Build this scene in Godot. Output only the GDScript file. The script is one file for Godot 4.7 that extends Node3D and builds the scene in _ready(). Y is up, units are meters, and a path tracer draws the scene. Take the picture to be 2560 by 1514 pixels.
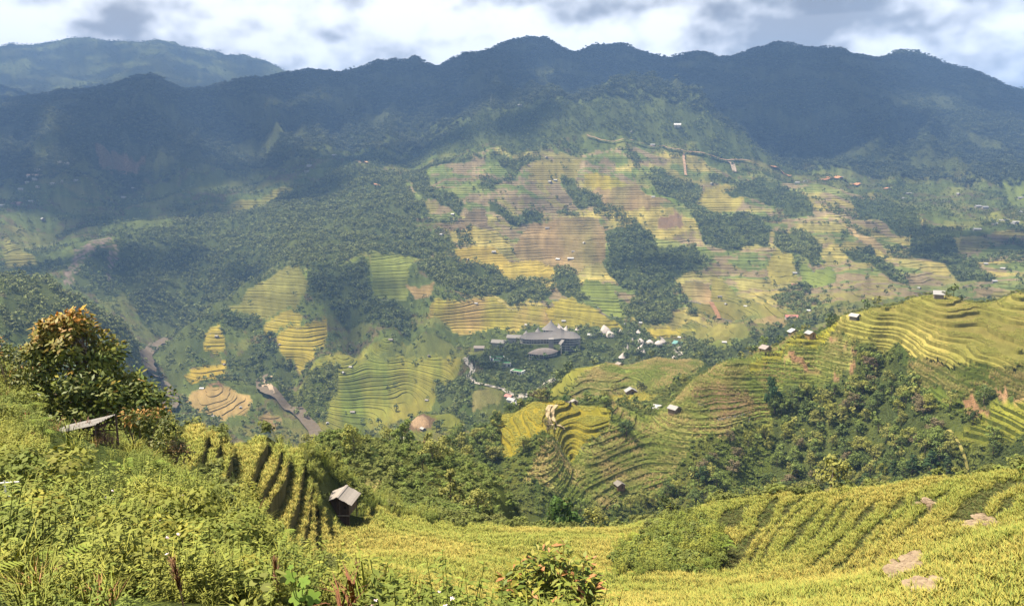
extends Node3D
# A terraced rice valley seen from a hillside. Bearings are in milliradians to the right of the view's heading, distances and heights in metres; the eye is at the origin.

const LANDFORM := [
	[-613.2, 5, -0.13394], [-491.6, 5.5, -0.05868], [-351.9, 7, -0.02464], [-270.6, 8, -0.05368], [-180.1, 9, -0.24524], [-601.1, 13, -0.00266], [-592.8, 27, -0.00621], [-587.9, 42, -0.17170],
	[-496.9, 36, 0.11270], [-433.6, 31, -0.16433], [-361.9, 22, -0.14753], [-324.9, 18.5, -0.18308], [-297.8, 14.5, 0.02682], [-258.0, 12, 0.05445], [-211.6, 10, 0.19539], [-480.9, 16, 0.01810],
	[-485.8, 9.5, 0.08884], [-396.0, 10, 0.02639], [-433.4, 62, -0.30413], [-386.4, 66, -0.45964], [-320.6, 72, -0.43758], [-261.8, 78, -0.56054], [-227.0, 80, -0.52841], [-201.9, 82, -0.08054],
	[-420.8, 54, 0.11162], [-343.0, 59.7, -0.07504], [-265.4, 63.6, 0.00561], [-326.8, 55.5, 0.33106], [-277.1, 58.5, 0.23076], [-230.8, 61.6, 0.10578], [-224.1, 73, 0.67257], [-294.3, 63, -0.17978],
	[-379.0, 60, 0.08583], [-192.9, 70, -0.11300], [-139.3, 77, 0.04965], [-57.5, 82, -0.02714], [19.6, 86, -0.04793], [91.0, 90, -0.09901], [25.3, 56, 0.01868], [-85.8, 52, -0.01069],
	[-2.5, 42, 0.03520], [-167.9, 48, -0.10828], [182.7, 92, -0.12284], [270.1, 91, -0.22893], [339.4, 88, -0.18939], [423.7, 85, -0.15683], [518.1, 81, -0.14603], [598.9, 77, -0.24495],
	[267.5, 71, -0.08677], [306.6, 79, 0.07994], [289.5, 66, 0.24669], [436.4, 63, 0.02098], [439.9, 51, 0.10660], [563.5, 53, 0.08352], [579.7, 63, 0.02451], [191.4, 40, 0.00873],
	[396.1, 33, -0.00309], [613.2, 25, -0.06947], [605.3, 43, -0.10794], [189.7, 62, 0.02710], [-240.8, 130, -0.40457], [-189.5, 150, -0.03089], [-136.9, 165, -0.06804], [-83.6, 185, -0.15982],
	[-40.6, 190, -0.22424], [-191.1, 110, -0.08712], [-138.2, 115, 0.07812], [-84.5, 115, 0.09333], [-30.0, 110, -0.16875], [-160.3, 95, 0.09567], [-2.5, 140, -0.75451], [-46.1, 310, 0.43750],
	[-72.6, 325, -0.64570], [19.4, 298, 0.09063], [-2.4, 313, -0.08407], [-13.3, 336, 0.04364], [-15.9, 386, -0.38352], [24.4, 384, -0.30889], [67.2, 386, -0.41177], [130.9, 391, -0.50577],
	[78.7, 350, 0.88839], [19.2, 328, -0.14359], [51.6, 331, -0.53280], [94.7, 352, -0.50245], [126.2, 372, 0.16090], [3.0, 357, 0.24887], [46.0, 357, 0.09136], [79.7, 303, 0.04862],
	[143.0, 333, 0.13317], [185.0, 366, 0.01938], [209.0, 400, -0.27792], [212.9, 342, 0.18761], [233.4, 422, -0.33585], [272.5, 441, -0.35404], [315.6, 456, -0.39185], [352.3, 469, -0.47093],
	[401.1, 481, -0.36541], [439.7, 488, -0.04401], [476.9, 493, -0.21967], [509.2, 503, -0.25598], [581.3, 523, -0.46120], [324.0, 413, 0.27162], [326.7, 385, -0.04465], [329.3, 360, 0.22605],
	[443.8, 444, 2.16156], [448.2, 402, -0.02488], [451.7, 372, 0.12357], [454.0, 352, 0.13144], [380.2, 415, -0.02697], [544.4, 425, 0.16415], [585.9, 410, 0.03049], [583.3, 468, 0.07521],
	[542.3, 468, 0.11366], [506.3, 405, -0.00741], [547.1, 379, -0.56459], [578.2, 366, -0.19563], [480.6, 434, -0.01052], [441.9, 452, -2.05034], [549.5, 366, 0.63732], [590.8, 352, -0.01771],
	[513.5, 346, -0.07291], [596.1, 325, -0.53221], [487.3, 400, -0.21811], [536.8, 325, -0.39540], [563.9, 344, -0.13219], [377.8, 440, 0.22792], [260.1, 398, 0.14515], [262.3, 368, -0.04992],
	[29.7, 540, -0.36071], [77.3, 600, -0.38102], [119.3, 630, -0.29420], [181.5, 650, -0.27113], [242.6, 645, -0.33758], [156.8, 555, 0.13489], [208.2, 545, -0.05421], [98.9, 550, 0.18473],
	[251.8, 960, -0.26476], [281.1, 1000, -0.01792], [351.5, 1100, -0.02405], [400.4, 1150, -0.10143], [459.9, 1250, -0.08426], [540.3, 1280, -0.09309], [580.8, 1330, -0.06530], [45.4, 1060, -0.00723],
	[-29.0, 1030, 0.07191], [-58.2, 1040, -0.29911], [5.6, 870, -0.00506], [160.6, 1060, -0.07714], [222.0, 1060, 0.13289], [180.4, 1200, 0.02076], [-45.1, 960, 0.01225], [24.3, 960, -0.00554],  # more of the slopes
	[87.3, 1150, -0.04578], [103.5, 1040, -0.01859], [230.9, 1190, -0.00917], [-120.1, 785, -0.54533], [-168.0, 770, -0.48250], [-137.0, 725, 0.34044], [-82.9, 800, -0.28775], [-152.7, 735, 0.04965],
	[-94.3, 700, 0.16012], [-50.6, 880, -0.27008], [-56.1, 835, 0.26010], [-293.1, 1090, -3.69498], [-257.5, 1120, -0.67612], [-211.5, 1150, -0.58390], [-159.8, 1175, -0.40502], [-118.1, 1190, -0.72785],
	[-81.6, 1180, -0.22638], [-60.7, 1130, 0.12830], [-240.6, 960, -0.01811], [-279.5, 1050, -0.53097], [-188.1, 1000, 0.01444], [-135.2, 1060, 0.24247], [-82.3, 1030, 0.15231], [-109.4, 945, -0.06566],
	[-162.6, 920, -0.14831], [-189.2, 920, 0.15978], [-238.6, 1050, 0.01353], [-186.8, 1090, 0.06498], [-255.6, 985, 0.23845], [-317.3, 1185, 0.56682], [-425.3, 1100, 0.06986], [-432.6, 1200, 0.44916],
	[-439.5, 1350, 0.06339], [-424.7, 1530, 0.40616], [-369.5, 1130, -0.20202], [-371.0, 1055, 0.01434], [-402.5, 1115, -0.05803], [-337.1, 1120, 0.00372], [-314.1, 1040, 0.19066], [-372.8, 1240, 0.17809],
	[-365.7, 1350, -0.01311], [-288.9, 1080, 3.43327], [-451.6, 1010, 0.18719], [-390.4, 1280, -0.11243], [-401.5, 1480, -0.51051], [-368.3, 1505, -0.64865], [-329.6, 1560, -0.67134], [-290.5, 1640, -0.19314],
	[-385.5, 1700, -0.28363], [-422.5, 1630, -0.20561], [-346.8, 1810, -0.26637], [-418.4, 1850, -0.01573], [-326.2, 2000, -0.04538], [-277.8, 2130, 0.00858], [-238.5, 2200, -0.05227], [-193.8, 2250, -0.20216],
	[-350.0, 1950, 0.08690], [-407.2, 2050, -0.06728], [-459.7, 1950, -0.08724], [-279.1, 1900, -0.05315], [-230.0, 2000, 0.13485], [-180.3, 1950, -0.00564], [-130.8, 1750, 0.03974], [-80.0, 1620, 0.04113],
	[-182.1, 1560, -0.09221], [-231.9, 1640, 0.04882], [-80.5, 1430, -0.05648], [-81.0, 1310, -0.20473], [-133.5, 1270, -0.29775], [-184.1, 1340, -0.17586], [-234.4, 1370, -0.11423], [-265.8, 1270, -0.10048],
	[-286.5, 1230, -0.36448], [-316.1, 1230, -0.23576], [-322.0, 1420, 0.15320], [-282.3, 1470, -0.04054], [-236.4, 1250, 0.17533], [-54.2, 1590, -0.07313], [-2.3, 1575, -0.11929], [49.7, 1560, 0.16112],
	[-28.5, 1450, 0.12112], [23.9, 1370, 0.01534], [44.7, 1460, -0.05809], [76.6, 1230, 0.12766], [76.2, 1330, -0.09491], [128.3, 1310, -0.00472], [75.3, 1650, -0.09887], [177.3, 1650, -0.03931],
	[179.4, 1350, 0.03835], [278.9, 1330, 0.04385], [275.7, 1700, -0.00185], [369.0, 1700, -0.02209], [371.6, 1450, 0.08323], [500.1, 1470, 0.12562], [496.9, 1750, -0.01926], [578.8, 1600, 0.03332],
	[574.9, 2050, -0.02009], [-2.3, 1680, 0.07004], [74.7, 1950, 0.07471], [225.2, 1980, -0.04818], [366.1, 2050, -0.04402], [494.0, 2100, -0.08014], [573.0, 2400, 0.03144], [-28.0, 1880, -0.00873],
	[-27.8, 2150, -0.03014], [74.1, 2200, 0.03454], [223.9, 2250, 0.13831], [364.6, 2350, -0.07599], [430.5, 2400, -0.11056], [473.2, 2350, 0.13471], [93.8, 2350, 0.06529], [168.8, 2380, 0.19064],
	[261.7, 2400, 0.14788], [337.1, 2450, 0.09426], [413.1, 2500, 0.15327], [-129.1, 2450, 0.12834], [-67.9, 2600, -0.09439], [-27.5, 2620, -0.00385], [48.0, 2700, -0.22327], [112.6, 2750, -0.41517],
	[171.6, 2750, -0.42098], [220.5, 2720, -0.29632], [259.5, 2680, -0.35288], [293.9, 2620, -0.05585], [-587.1, 3500, 0.02944], [-564.9, 3550, -0.01855], [-525.0, 3600, -0.03787], [-499.8, 3600, 0.03478],
	[-467.4, 3600, -0.00572], [-446.6, 3600, -0.09880], [-419.5, 3600, -0.05685], [-404.9, 3620, -0.20180], [-384.4, 3650, 0.23362], [-362.4, 3680, -0.08730], [-335.5, 3700, 0.01165], [-317.3, 3700, -0.10768],
	[-299.0, 3720, -0.00234], [-261.5, 3780, -0.09375], [-235.5, 3800, -0.24660], [-214.3, 3820, 0.16249], [-195.0, 3850, -0.07885], [-165.7, 3850, -0.12347], [-141.2, 3870, -0.04137], [-118.0, 3900, -0.31939],
	[-94.5, 3950, 0.15217], [-62.0, 3950, -0.13693], [-32.1, 3970, -0.01090], [0.2, 4000, -0.11419], [17.6, 4000, -0.13930], [42.5, 4000, -0.21432], [67.4, 4050, -0.06905], [79.9, 4080, 0.33727],
	[92.2, 4100, -0.26609], [111.8, 4100, -0.02765], [136.4, 4100, -0.13952], [161.0, 4150, -0.00660], [190.1, 4200, -0.13441], [228.1, 4200, -0.20395], [261.3, 4200, 0.10035], [279.5, 4200, -0.10378],  # more of the slopes
	[302.0, 4200, -0.02000], [315.3, 4200, -0.25563], [337.8, 4250, -0.09376], [355.6, 4300, 0.08897], [368.6, 4300, -0.18963], [399.2, 4350, -0.00070], [422.5, 4400, 0.14251], [440.4, 4450, -0.17295],
	[454.6, 4450, -0.10390], [473.1, 4450, -0.04593], [497.6, 4400, 0.11221], [516.9, 4400, -0.17650], [536.5, 4400, 0.02054], [562.8, 4400, 0.02975], [595.5, 4400, -0.06266], [-420.6, 3100, -0.08298],
	[-423.4, 2850, 0.14612], [-532.8, 2700, -0.00545], [-535.8, 2450, 0.00948], [-539.5, 2150, 0.16736], [-456.3, 2450, 0.08459], [-322.9, 2550, 0.07255], [-320.9, 2850, -0.05497], [-530.3, 2950, -0.07705],
	[-528.5, 3250, 0.00691], [-273.4, 3150, 0.08714], [-128.0, 3000, 0.05564], [-127.2, 3500, 0.18612], [-271.9, 3500, 0.06603], [17.8, 3500, 0.14687], [314.3, 3400, -0.03113], [316.8, 2850, -0.08656],
	[312.4, 3850, 0.15035], [448.1, 3600, 0.05874], [451.3, 3050, 0.00262], [454.0, 2650, -0.02019], [545.6, 3250, 0.01099], [569.9, 2900, 0.03000], [549.4, 2650, -0.02287], [190.8, 3800, 0.12889],
	[-202.6, 2800, 0.04231], [-203.4, 2450, 0.07035], [-495.5, 1850, -0.14920], [-523.6, 1720, -0.08571], [-465.2, 1600, -0.17169], [-578.8, 1900, 0.03288], [-575.3, 2200, -0.07083], [-462.4, 1780, 0.14136],
	[-579.7, 1150, -0.18622], [-542.9, 1150, -0.18838], [-505.6, 1150, -0.15483], [-466.6, 1200, -0.52512], [-449.5, 1260, -0.21955], [-584.7, 900, -0.01997], [-549.1, 900, 0.12803], [-501.9, 950, -0.15437],
	[-450.1, 1090, 0.09536], [-566.9, 5000, 0.12341], [-545.0, 5000, -0.14441], [-526.9, 5050, 0.20324], [-579.8, 7500, -0.12603], [-558.5, 7500, -0.01000], [-540.2, 7500, -0.13206], [-518.2, 7500, 0.11138],
	[-494.7, 7500, -0.18249], [-469.2, 7500, -0.07418], [-443.3, 7500, -0.06815], [-425.0, 7500, 0.06108], [-404.0, 7500, -0.22015], [-389.4, 7500, 0.06582], [-363.9, 7500, -0.11928], [-338.0, 7500, 0.04187],
	[-315.6, 7500, -0.17095], [-288.8, 7400, -0.07305], [-265.3, 7300, -0.08705], [-486.1, 6600, 0.19971], [-562.3, 6200, 0.18755], [-334.9, 6500, 0.11550], [-0.3, 2, 0.16583], [-569.9, 2.5, 0.03811],
	[566.6, 2.5, 0.01085], [-276.0, 2.5, -0.02804], [318.5, 2.5, -0.06124], [-569.9, 4, 0.08514], [-237.8, 26, 0.26451], [-198.9, 24, 0.03694], [-304.2, 32, 0.07435], [-367.9, 40, 0.04688],
	[-164.3, 18, 0.11263], [-78.8, 14, -0.04041], [-0.3, 10, 0.03460], [-0.3, 22, -0.04492], [174.7, 10, -0.00361], [363.9, 10, -0.04314], [569.9, 10, -0.05219], [569.9, 16, 0.10776],
	[363.9, 20, 0.03978], [-413.7, 78, 0.44599], [-413.7, 110, 0.08386], [-367.9, 84, 0.20339], [-304.2, 92, 0.29911], [-247.4, 96, 0.51275], [-413.7, 200, 0.15711], [-413.7, 400, 0.17983],
	[-413.7, 700, 0.12987], [-322.6, 250, -0.02333], [-322.6, 500, -0.01348], [-322.6, 800, -0.01277], [-228.1, 500, 0.00051], [-228.1, 800, 0.14498], [-179.1, 350, -0.00147], [-129.3, 230, 0.19627],
	[-78.8, 260, 0.15763], [-27.8, 240, 0.19406], [-129.3, 450, 0.26560], [18.1, 130, 0.93343], [84.3, 125, -0.01576], [169.7, 130, 0.18563], [252.7, 130, 0.09444], [399.1, 130, 0.17673],
	[569.9, 120, 0.27980], [84.3, 200, 0.11251], [223.8, 200, -0.09394], [399.1, 200, -0.08137], [569.9, 200, -0.01944], [84.3, 270, 0.24363], [223.8, 280, 0.10221], [399.1, 290, 0.12006],
	[569.9, 300, 1.11006], [23.2, 450, 0.26569], [-12.5, 450, 0.36296], [74.2, 455, 0.17792], [124.8, 455, 0.20108], [199.3, 455, 0.39067], [262.3, 520, 0.32065], [318.5, 540, 0.45775],
	[390.3, 600, 0.21619], [466.4, 620, 0.35470], [569.9, 660, 0.37854], [318.5, 750, 0.08729], [449.9, 850, 0.05616], [569.9, 900, 0.07917], [28.3, 650, 0.23898], [74.2, 720, 0.16512],
	[124.8, 760, 0.16773], [174.7, 780, 0.21749], [233.4, 800, 0.26917], [-129.3, 500, -0.12040], [-53.3, 600, 0.05759], [-149.3, 850, 0.34896], [-99.0, 870, 0.40751], [-129.3, 600, -0.06153],
	[-280.7, 1160, 1.20197], [-203.8, 1220, 0.78912], [-129.3, 1230, 1.04067], [-78.8, 1220, 0.44079], [-358.9, 1600, 0.66985], [-322.6, 1670, 0.66551], [-389.9, 1570, 0.81173], [114.7, 3050, 0.36542],  # more of the slopes
	[174.7, 3050, 0.32223], [247.9, 3000, 0.34035], [48.7, 3050, 0.21867], [295.3, 2900, 0.25237], [-591.3, 4100, 0.01132], [-530.9, 4100, -0.04811], [-426.5, 4200, 0.05438], [-340.9, 4300, 0.01924],
	[-240.2, 4400, 0.10228], [-120.7, 4500, 0.17512], [18.1, 4700, 0.23385], [194.4, 4800, 0.18595], [323.1, 4900, 0.20988], [449.9, 5100, 0.05221], [544.5, 5000, 0.03813], [-591.3, 9000, 0.13833],
	[-411.6, 9000, 0.16069], [-276.0, 9000, 0.21071], [18.1, 9000, 0.07300], [363.9, 9000, 0.06633], [569.9, 9000, 0.04601], [-569.9, 1400, 0.23478], [-532.8, 1400, 0.13375], [-494.1, 1380, 0.24525],
	[-453.7, 1380, 0.23705], [-569.9, 150, -0.07001], [-569.9, 300, -0.09275], [-569.9, 500, -0.01883], [-494.1, 500, -0.15756], [-494.1, 200, 0.05747], [-494.1, 800, 0.02991], [-203.8, 7000, -0.02136],
	[-494.1, 5500, -0.05178], [-569.9, 5500, -0.16978], [-367.9, 5200, 0.10247], [-228.1, 5500, 0.12563],
]
const LANDFORM_TREND := [-0.80160, -0.03011, 0.09482]
const FIELDS := [
	["m1", "M", 0, null, null, 0, 0, "", [-327, 2622, -276, 2583, -305, 2465, -323, 2459]],
	["m2", "O", 4.6, null, null, 0, 0, "olive terraced strip climbing behind the dark wooded spur", [-368, 2271, -305, 2314, -267, 2319, -275, 2198, -325, 2191]],
	["m3", "M", 0, null, null, 0, 0, "", [-391, 2481, -341, 2551, -327, 2593, -337, 2473, -379, 2370]],
	["m4", "M", 0, null, null, 0, 0, "", [-438, 2627, -386, 2610, -404, 2472]],
	["m5", "E2", 0, null, null, 0, 0, "", [-485, 2812, -423, 2856, -426, 2811, -474, 2691]],
	["m6", "M", 0, null, null, 0, 0, "", [-514, 2702, -486, 2717, -458, 2615, -468, 2560, -507, 2639]],
	["m7", "M", 0, null, null, 0, 0, "", [-545, 2961, -507, 2977, -516, 2835, -532, 2766]],
	["m8", "M", 0, null, null, 0, 0, "", [-570, 2688, -556, 2671, -561, 2504, -573, 2462]],
	["m9", "O", 3.8, null, null, 0, 0, "terraces on the slope at the left edge beyond the gorge", [-575, 2183, -555, 2078, -541, 1928, -579, 1856]],
	["m10", "M", 0, null, null, 0, 0, "", [-471, 1723, -461, 1859, -428, 1953, -422, 1831, -450, 1760]],
	["m11", "M", 0, null, null, 0, 0, "", [-458, 2115, -428, 2218, -407, 2131, -425, 2018, -455, 2018]],
	["g0", "X", 3.5, null, null, 0, 0, "patchwork of terraced fields across the far valley side", [-99, 2324, -38, 2207, 94, 2253, 174, 2342, 272, 2339, 365, 2318, 435, 2315, 479, 1991, 497, 1750, 575, 1996, 595, 1829, 601, 1266, 477, 1225, 401, 1185, 330, 1185, 231, 1190, 160, 1229, 24, 1298, -91, 1392, -65, 1571, -90, 1733, -140, 1904, -150, 2047]],
	["g1", "O", 3.5, Color(0.3, 0.25, 0.08), Color(0.25, 0.22, 0.06), 0, 0, "tan terraced field high under the shaded woods", [18, 2055, 28, 2165, 94, 2253, 84, 2103, 44, 2039]],
	["g2", "B", 3.5, null, null, 0, 0, "brown harvested field below the pale path on the far slope", [95, 1992, 135, 2103, 175, 2045, 196, 1960, 156, 1877, 100, 1939]],
	["g3", "B", 3.2, null, null, 0, 0, "wide brown striped field with small sheds in the middle of the slope", [23, 1807, 95, 1862, 121, 1770, 117, 1551, 96, 1505, 13, 1567, -2, 1653]],
	["g4", "T", 3.5, Color(0.33, 0.28, 0.07), null, 0, 0, "gold field to the right of a tree filled gully", [230, 1986, 239, 2182, 291, 2269, 297, 2089, 255, 1981]],
	["g5", "E2", 0, null, null, 0, 0, "red brown ploughed plot beside the dark wood", [186, 1857, 211, 1886, 214, 1806, 187, 1766]],
	["g6", "B", 3, null, null, 0, 0, "brown striped field below the dark wood", [213, 1434, 249, 1459, 255, 1329, 216, 1362]],
	["g7", "O", 3, null, null, 0, 0, "dark olive terraces running down to the stream", [248, 1545, 268, 1460, 308, 1284, 356, 1153, 347, 1153, 280, 1202, 225, 1288, 220, 1338, 255, 1335]],
	["g8", "O", 3.4, Color(0.33, 0.29, 0.07), null, 0, 0, "pale gold square field between two tree lines", [309, 1563, 319, 1691, 347, 1668, 353, 1448, 316, 1420]],
	["g9", "G", 4.6, null, null, 0, 0, "light green plots below the wood", [352, 1585, 388, 1556, 395, 1404, 358, 1406]],
	["g10", "B", 3.4, Color(0.4, 0.3, 0.14), null, 0, 0, "tan striped strip on the ridge to the right", [395, 1844, 412, 1821, 446, 1663, 427, 1676]],
	["g11", "M", 0, Color(0.26, 0.27, 0.06), null, 0, 0, "", [518, 2080, 541, 2205, 594, 2026, 595, 2017, 535, 2017]],
	["g12", "M", 0, Color(0.2, 0.25, 0.06), null, 0, 0, "", [545, 2674, 561, 2627, 590, 2548, 592, 2341, 559, 2354]],
	["g13", "B", 3.8, Color(0.2, 0.15, 0.09), null, 0, 0, "bare brown plot above the golden knoll", [-90, 1739, -54, 1841, -36, 1828, -32, 1710, -85, 1715]],
	["g14", "T", 3.5, null, null, 0, 0, "gold plot with a lone tree under the green gully", [95, 2024, 95, 2096, 125, 2121, 145, 2096, 125, 2017]],
	["g15", "M", 0, Color(0.17, 0.23, 0.04), null, 0, 0, "", [160, 2033, 175, 2141, 195, 2064, 220, 1976, 206, 1949]],
	["g16", "T", 2.7, null, null, 0, 0, "", [-8, 1298, 45, 1329, 102, 1291, 98, 1213, 24, 1237]],
	["ff", "F", 0, null, null, 1.3, 0, "", [-179, 2203, -158, 2884, -78, 2884, 48, 2730, 113, 2755, 172, 2755, 230, 2730, 269, 2705, 303, 2725, 364, 2500, 285, 2423, 169, 2390, 94, 2366, -2, 2233, -99, 2357, -154, 2401]],
	["f1", "F", 0, null, null, 2.6, 1, "", [-277, 2254, -199, 2266, -149, 2285, -120, 2000, -100, 1854, -131, 1810, -74, 1623, -90, 1558, -131, 1569, -182, 1546, -207, 1548, -252, 1552, -281, 1581, -310, 1737, -349, 1670, -388, 1413, -425, 1539, -454, 1554, -468, 1680, -454, 1761, -423, 1831, -430, 1949, -416, 2059, -362, 2192, -325, 2225]],
	["f0", "F", 0, null, null, 2.2, 0, "", [-516, 1717, -502, 1827, -459, 1982, -407, 2050, -417, 1942, -423, 1831, -450, 1760, -473, 1633, -486, 1595]],
	["g17", "G", 3, Color(0.2, 0.23, 0.05), null, 0, 0, "green terraced field under the lit woods", [-177, 1542, -116, 1570, -132, 1503, -137, 1342, -173, 1356]],
	["g18", "B", 2.7, Color(0.36, 0.26, 0.11), null, 0, 0, "tan wedge of stubble below the green terraces", [-138, 1404, -91, 1399, -101, 1358, -122, 1355]],
	["g20", "G", 3, null, null, 0, 0, "dim green terraces beneath the forest edge", [-252, 1552, -208, 1544, -180, 1516, -178, 1361, -234, 1413, -282, 1470]],
	["f2", "F", 0, null, null, 3.0, 1, "", [-121, 1526, -75, 1542, -28, 1514, 39, 1457, 56, 1380, 34, 1351, -29, 1376, -91, 1388]],
	["gk", "T", 2.7, Color(0.45, 0.34, 0.07), Color(0.36, 0.3, 0.06), 0, 0, "golden terraces on the sunlit knoll above the woods", [-80, 1594, -59, 1608, -33, 1589, -2, 1582, 29, 1585, 61, 1551, 51, 1458, 24, 1486, -8, 1491, -39, 1516, -70, 1531]],
	["f3", "F", 0, null, null, 3, 0, "", [116, 1753, 141, 1795, 172, 1760, 187, 1655, 227, 1647, 239, 1551, 204, 1456, 200, 1387, 159, 1422, 127, 1502, 122, 1650]],
	["f3b", "F", 0, null, null, 3, 0, "", [112, 1551, 158, 1555, 209, 1456, 200, 1347, 169, 1389, 138, 1420]],
	["f4", "F", 0, null, null, 3, 0, "", [221, 1871, 288, 1975, 313, 1832, 309, 1700, 266, 1663, 237, 1734]],
	["f5", "F", 0, null, null, 3, 1, "", [313, 1825, 364, 1795, 382, 1703, 380, 1581, 352, 1612, 318, 1700]],
	["f6", "F", 0, null, null, 3, 1, "", [64, 2094, 75, 2101, 110, 1963, 116, 1884, 85, 1942, 69, 2024]],
	["f7", "F", 0, null, null, 2.5, 1, "", [170, 2136, 185, 2214, 214, 2200, 235, 2160, 226, 1939, 195, 2022]],
	["f8", "F", 0, null, null, 2.6, 0, "", [396, 1637, 427, 1676, 472, 1394, 450, 1413]],
	["f9", "F", 0, null, null, 2.6, 0, "", [467, 1854, 508, 1794, 530, 1589, 552, 1355, 532, 1385, 498, 1618, 465, 1695]],
	["f10", "F", 0, null, null, 2.6, 1, "", [-139, 2311, -99, 2301, -63, 2297, -38, 2158, -2, 2209, 38, 2167, -7, 2116, -79, 2244, -104, 2225, -99, 2015, -54, 1882, -69, 1834, -110, 1956]],
	["f10b", "F", 0, null, null, 3, 0, "", [-33, 1849, 44, 1881, 39, 1815, 18, 1795, -28, 1805]],
	["f11", "F", 0, null, null, 2.5, 1, "", [154, 1357, 179, 1428, 210, 1340, 201, 1233, 160, 1229, 144, 1288]],
	["f12", "F", 0, null, null, 2.2, 1, "", [55, 1562, 86, 1504, 103, 1326, 76, 1327, 60, 1423]],
	["f13", "F", 0, null, null, 2.8, 0, "", [-247, 1563, -183, 1502, -183, 1412, -174, 1345, -133, 1314, -128, 1270, -139, 1224, -200, 1298, -244, 1382, -258, 1457]],
	["f14", "F", 0, null, null, 1.5, 0, "", [259, 2142, 281, 2294, 319, 2294, 347, 2198, 371, 1974, 349, 1932, 311, 2053]],
	["f15", "F", 0, null, null, 1.5, 0, "", [401, 2237, 453, 2253, 492, 1822, 455, 1849, 411, 2032]],
	["f16", "F", 0, null, null, 0.7, 1, "", [-348, 1695, -310, 1695, -281, 1568, -311, 1504, -350, 1432, -370, 1382, -381, 1304, -396, 1255, -416, 1170, -427, 1286, -427, 1480, -401, 1598, -368, 1482]],
	["ls1", "E", 0, Color(0.4, 0.3, 0.25), Color(0.33, 0.26, 0.21), 0, 0, "greyish pink landslip scar above the dark gorge", [-520, 1718, -513, 1830, -509, 1944, -490, 1970, -475, 1987, -472, 1955, -485, 1864, -496, 1801, -507, 1763, -516, 1713]],
	["ls2", "E", 0, Color(0.38, 0.28, 0.23), Color(0.33, 0.26, 0.21), 0, 0, "narrower pink landslip scar right of the grey one", [-482, 1868, -476, 1918, -467, 1919, -467, 1856, -475, 1801, -481, 1728, -485, 1658, -485, 1724, -482, 1804]],
	["fl", "F", 0, null, null, 2.2, 1, "", [-580, 1143, -543, 1143, -505, 1153, -466, 1207, -449, 1252, -457, 1102, -498, 961, -549, 897, -585, 897]],
	["t1", "O", 3, Color(0.21, 0.2, 0.05), null, 0, 0, "olive terraces on the spur crest above the river", [-330, 1519, -301, 1588, -262, 1589, -252, 1454, -273, 1378, -321, 1416, -357, 1418]],
	["t3", "T", 2.7, Color(0.34, 0.28, 0.05), null, 0, 0, "gold strip of terraces above the square gold field", [-313, 1392, -262, 1366, -265, 1324, -314, 1347]],
	["t2", "T", 3, Color(0.4, 0.31, 0.05), null, 0, 0, "square gold terraced field on the slope above the river bend", [-299, 1317, -235, 1327, -233, 1279, -251, 1205, -266, 1201, -291, 1261]],
	["t4", "T", 3, Color(0.38, 0.31, 0.05), null, 0, 0, "narrow gold terraces between trees over the river", [-372, 1381, -363, 1376, -355, 1293, -381, 1296, -377, 1344]],
	["t5", "T", 3, Color(0.46, 0.34, 0.05), null, 0, 0, "bright gold terraces on the spur near the river", [-401, 1233, -358, 1260, -360, 1201, -392, 1188]],
	["f17", "F", 0, null, null, 1.3, 0, "", [-353, 1280, -314, 1350, -291, 1251, -267, 1200, -288, 1174, -317, 1191, -336, 1198, -357, 1223]],
	["f17b", "F", 0, null, null, 2.4, 0, "", [-357, 1436, -322, 1427, -318, 1370, -342, 1368, -358, 1388]],
	["t6", "B", 2, Color(0.42, 0.29, 0.12), null, 0, 0, "tan and brown harvested terraces on the river spur", [-405, 1114, -388, 1146, -337, 1143, -335, 1095, -348, 1043, -367, 1008, -398, 1078]],
	["t6b", "E", 0, null, null, 0, 0, "pale bare threshing ground above the harvested terraces", [-379, 1168, -369, 1174, -359, 1165, -362, 1138, -376, 1139]],
	["t7", "B", 2, null, null, 0, 0, "brown terraces beside the river", [-329, 1055, -309, 1050, -294, 1024, -320, 1010]],
	["t8", "B", 2.4, Color(0.36, 0.26, 0.09), Color(0.3, 0.27, 0.05), 0, 0, "brown and gold terraces behind the grassy hill", [-107, 1274, -102, 1313, -39, 1372, 45, 1325, 50, 1250, -29, 1218]],
	["t9", "T", 2.5, Color(0.36, 0.31, 0.05), null, 0, 0, "gold terraces curving down to the round roofs", [55, 1347, 76, 1360, 118, 1268, 152, 1175, 103, 1199, 61, 1246]],
	["t10", "G", 2.7, Color(0.2, 0.24, 0.05), null, 0, 0, "green terraces right of the gold ones", [97, 1432, 128, 1439, 145, 1243, 123, 1263, 92, 1366]],
	["t11", "O", 2.4, null, null, 0, 0, "olive terraces on the low rise beyond the round pavilions", [180, 1212, 231, 1215, 295, 1142, 300, 1021, 261, 1012, 221, 1134]],
	["t12", "T", 2.3, null, null, 0, 0, "small yellow plot behind the pavilions", [168, 1203, 201, 1216, 234, 1167, 186, 1159]],
	["t13", "G", 2, Color(0.24, 0.27, 0.06), null, 0, 0, "pale green curved terraces on a low knoll", [249, 1024, 276, 1020, 305, 1034, 303, 976, 262, 947]],
	["t14", "B", 2.3, null, null, 0, 0, "reddish brown knoll with terraces near a red roof", [292, 1138, 318, 1186, 349, 1126, 345, 1086]],
	["fh", "O", 1.9, Color(0.26, 0.24, 0.045), Color(0.15, 0.19, 0.035), 0, 0, "olive and gold terraces wrapping the round grassy hill", [-288, 1179, -257, 1121, -212, 1243, -160, 1175, -118, 1200, -82, 1186, -58, 1128, -72, 1033, -85, 1010, -104, 947, -141, 929, -189, 910, -241, 954, -250, 991, -259, 1038]],
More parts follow.
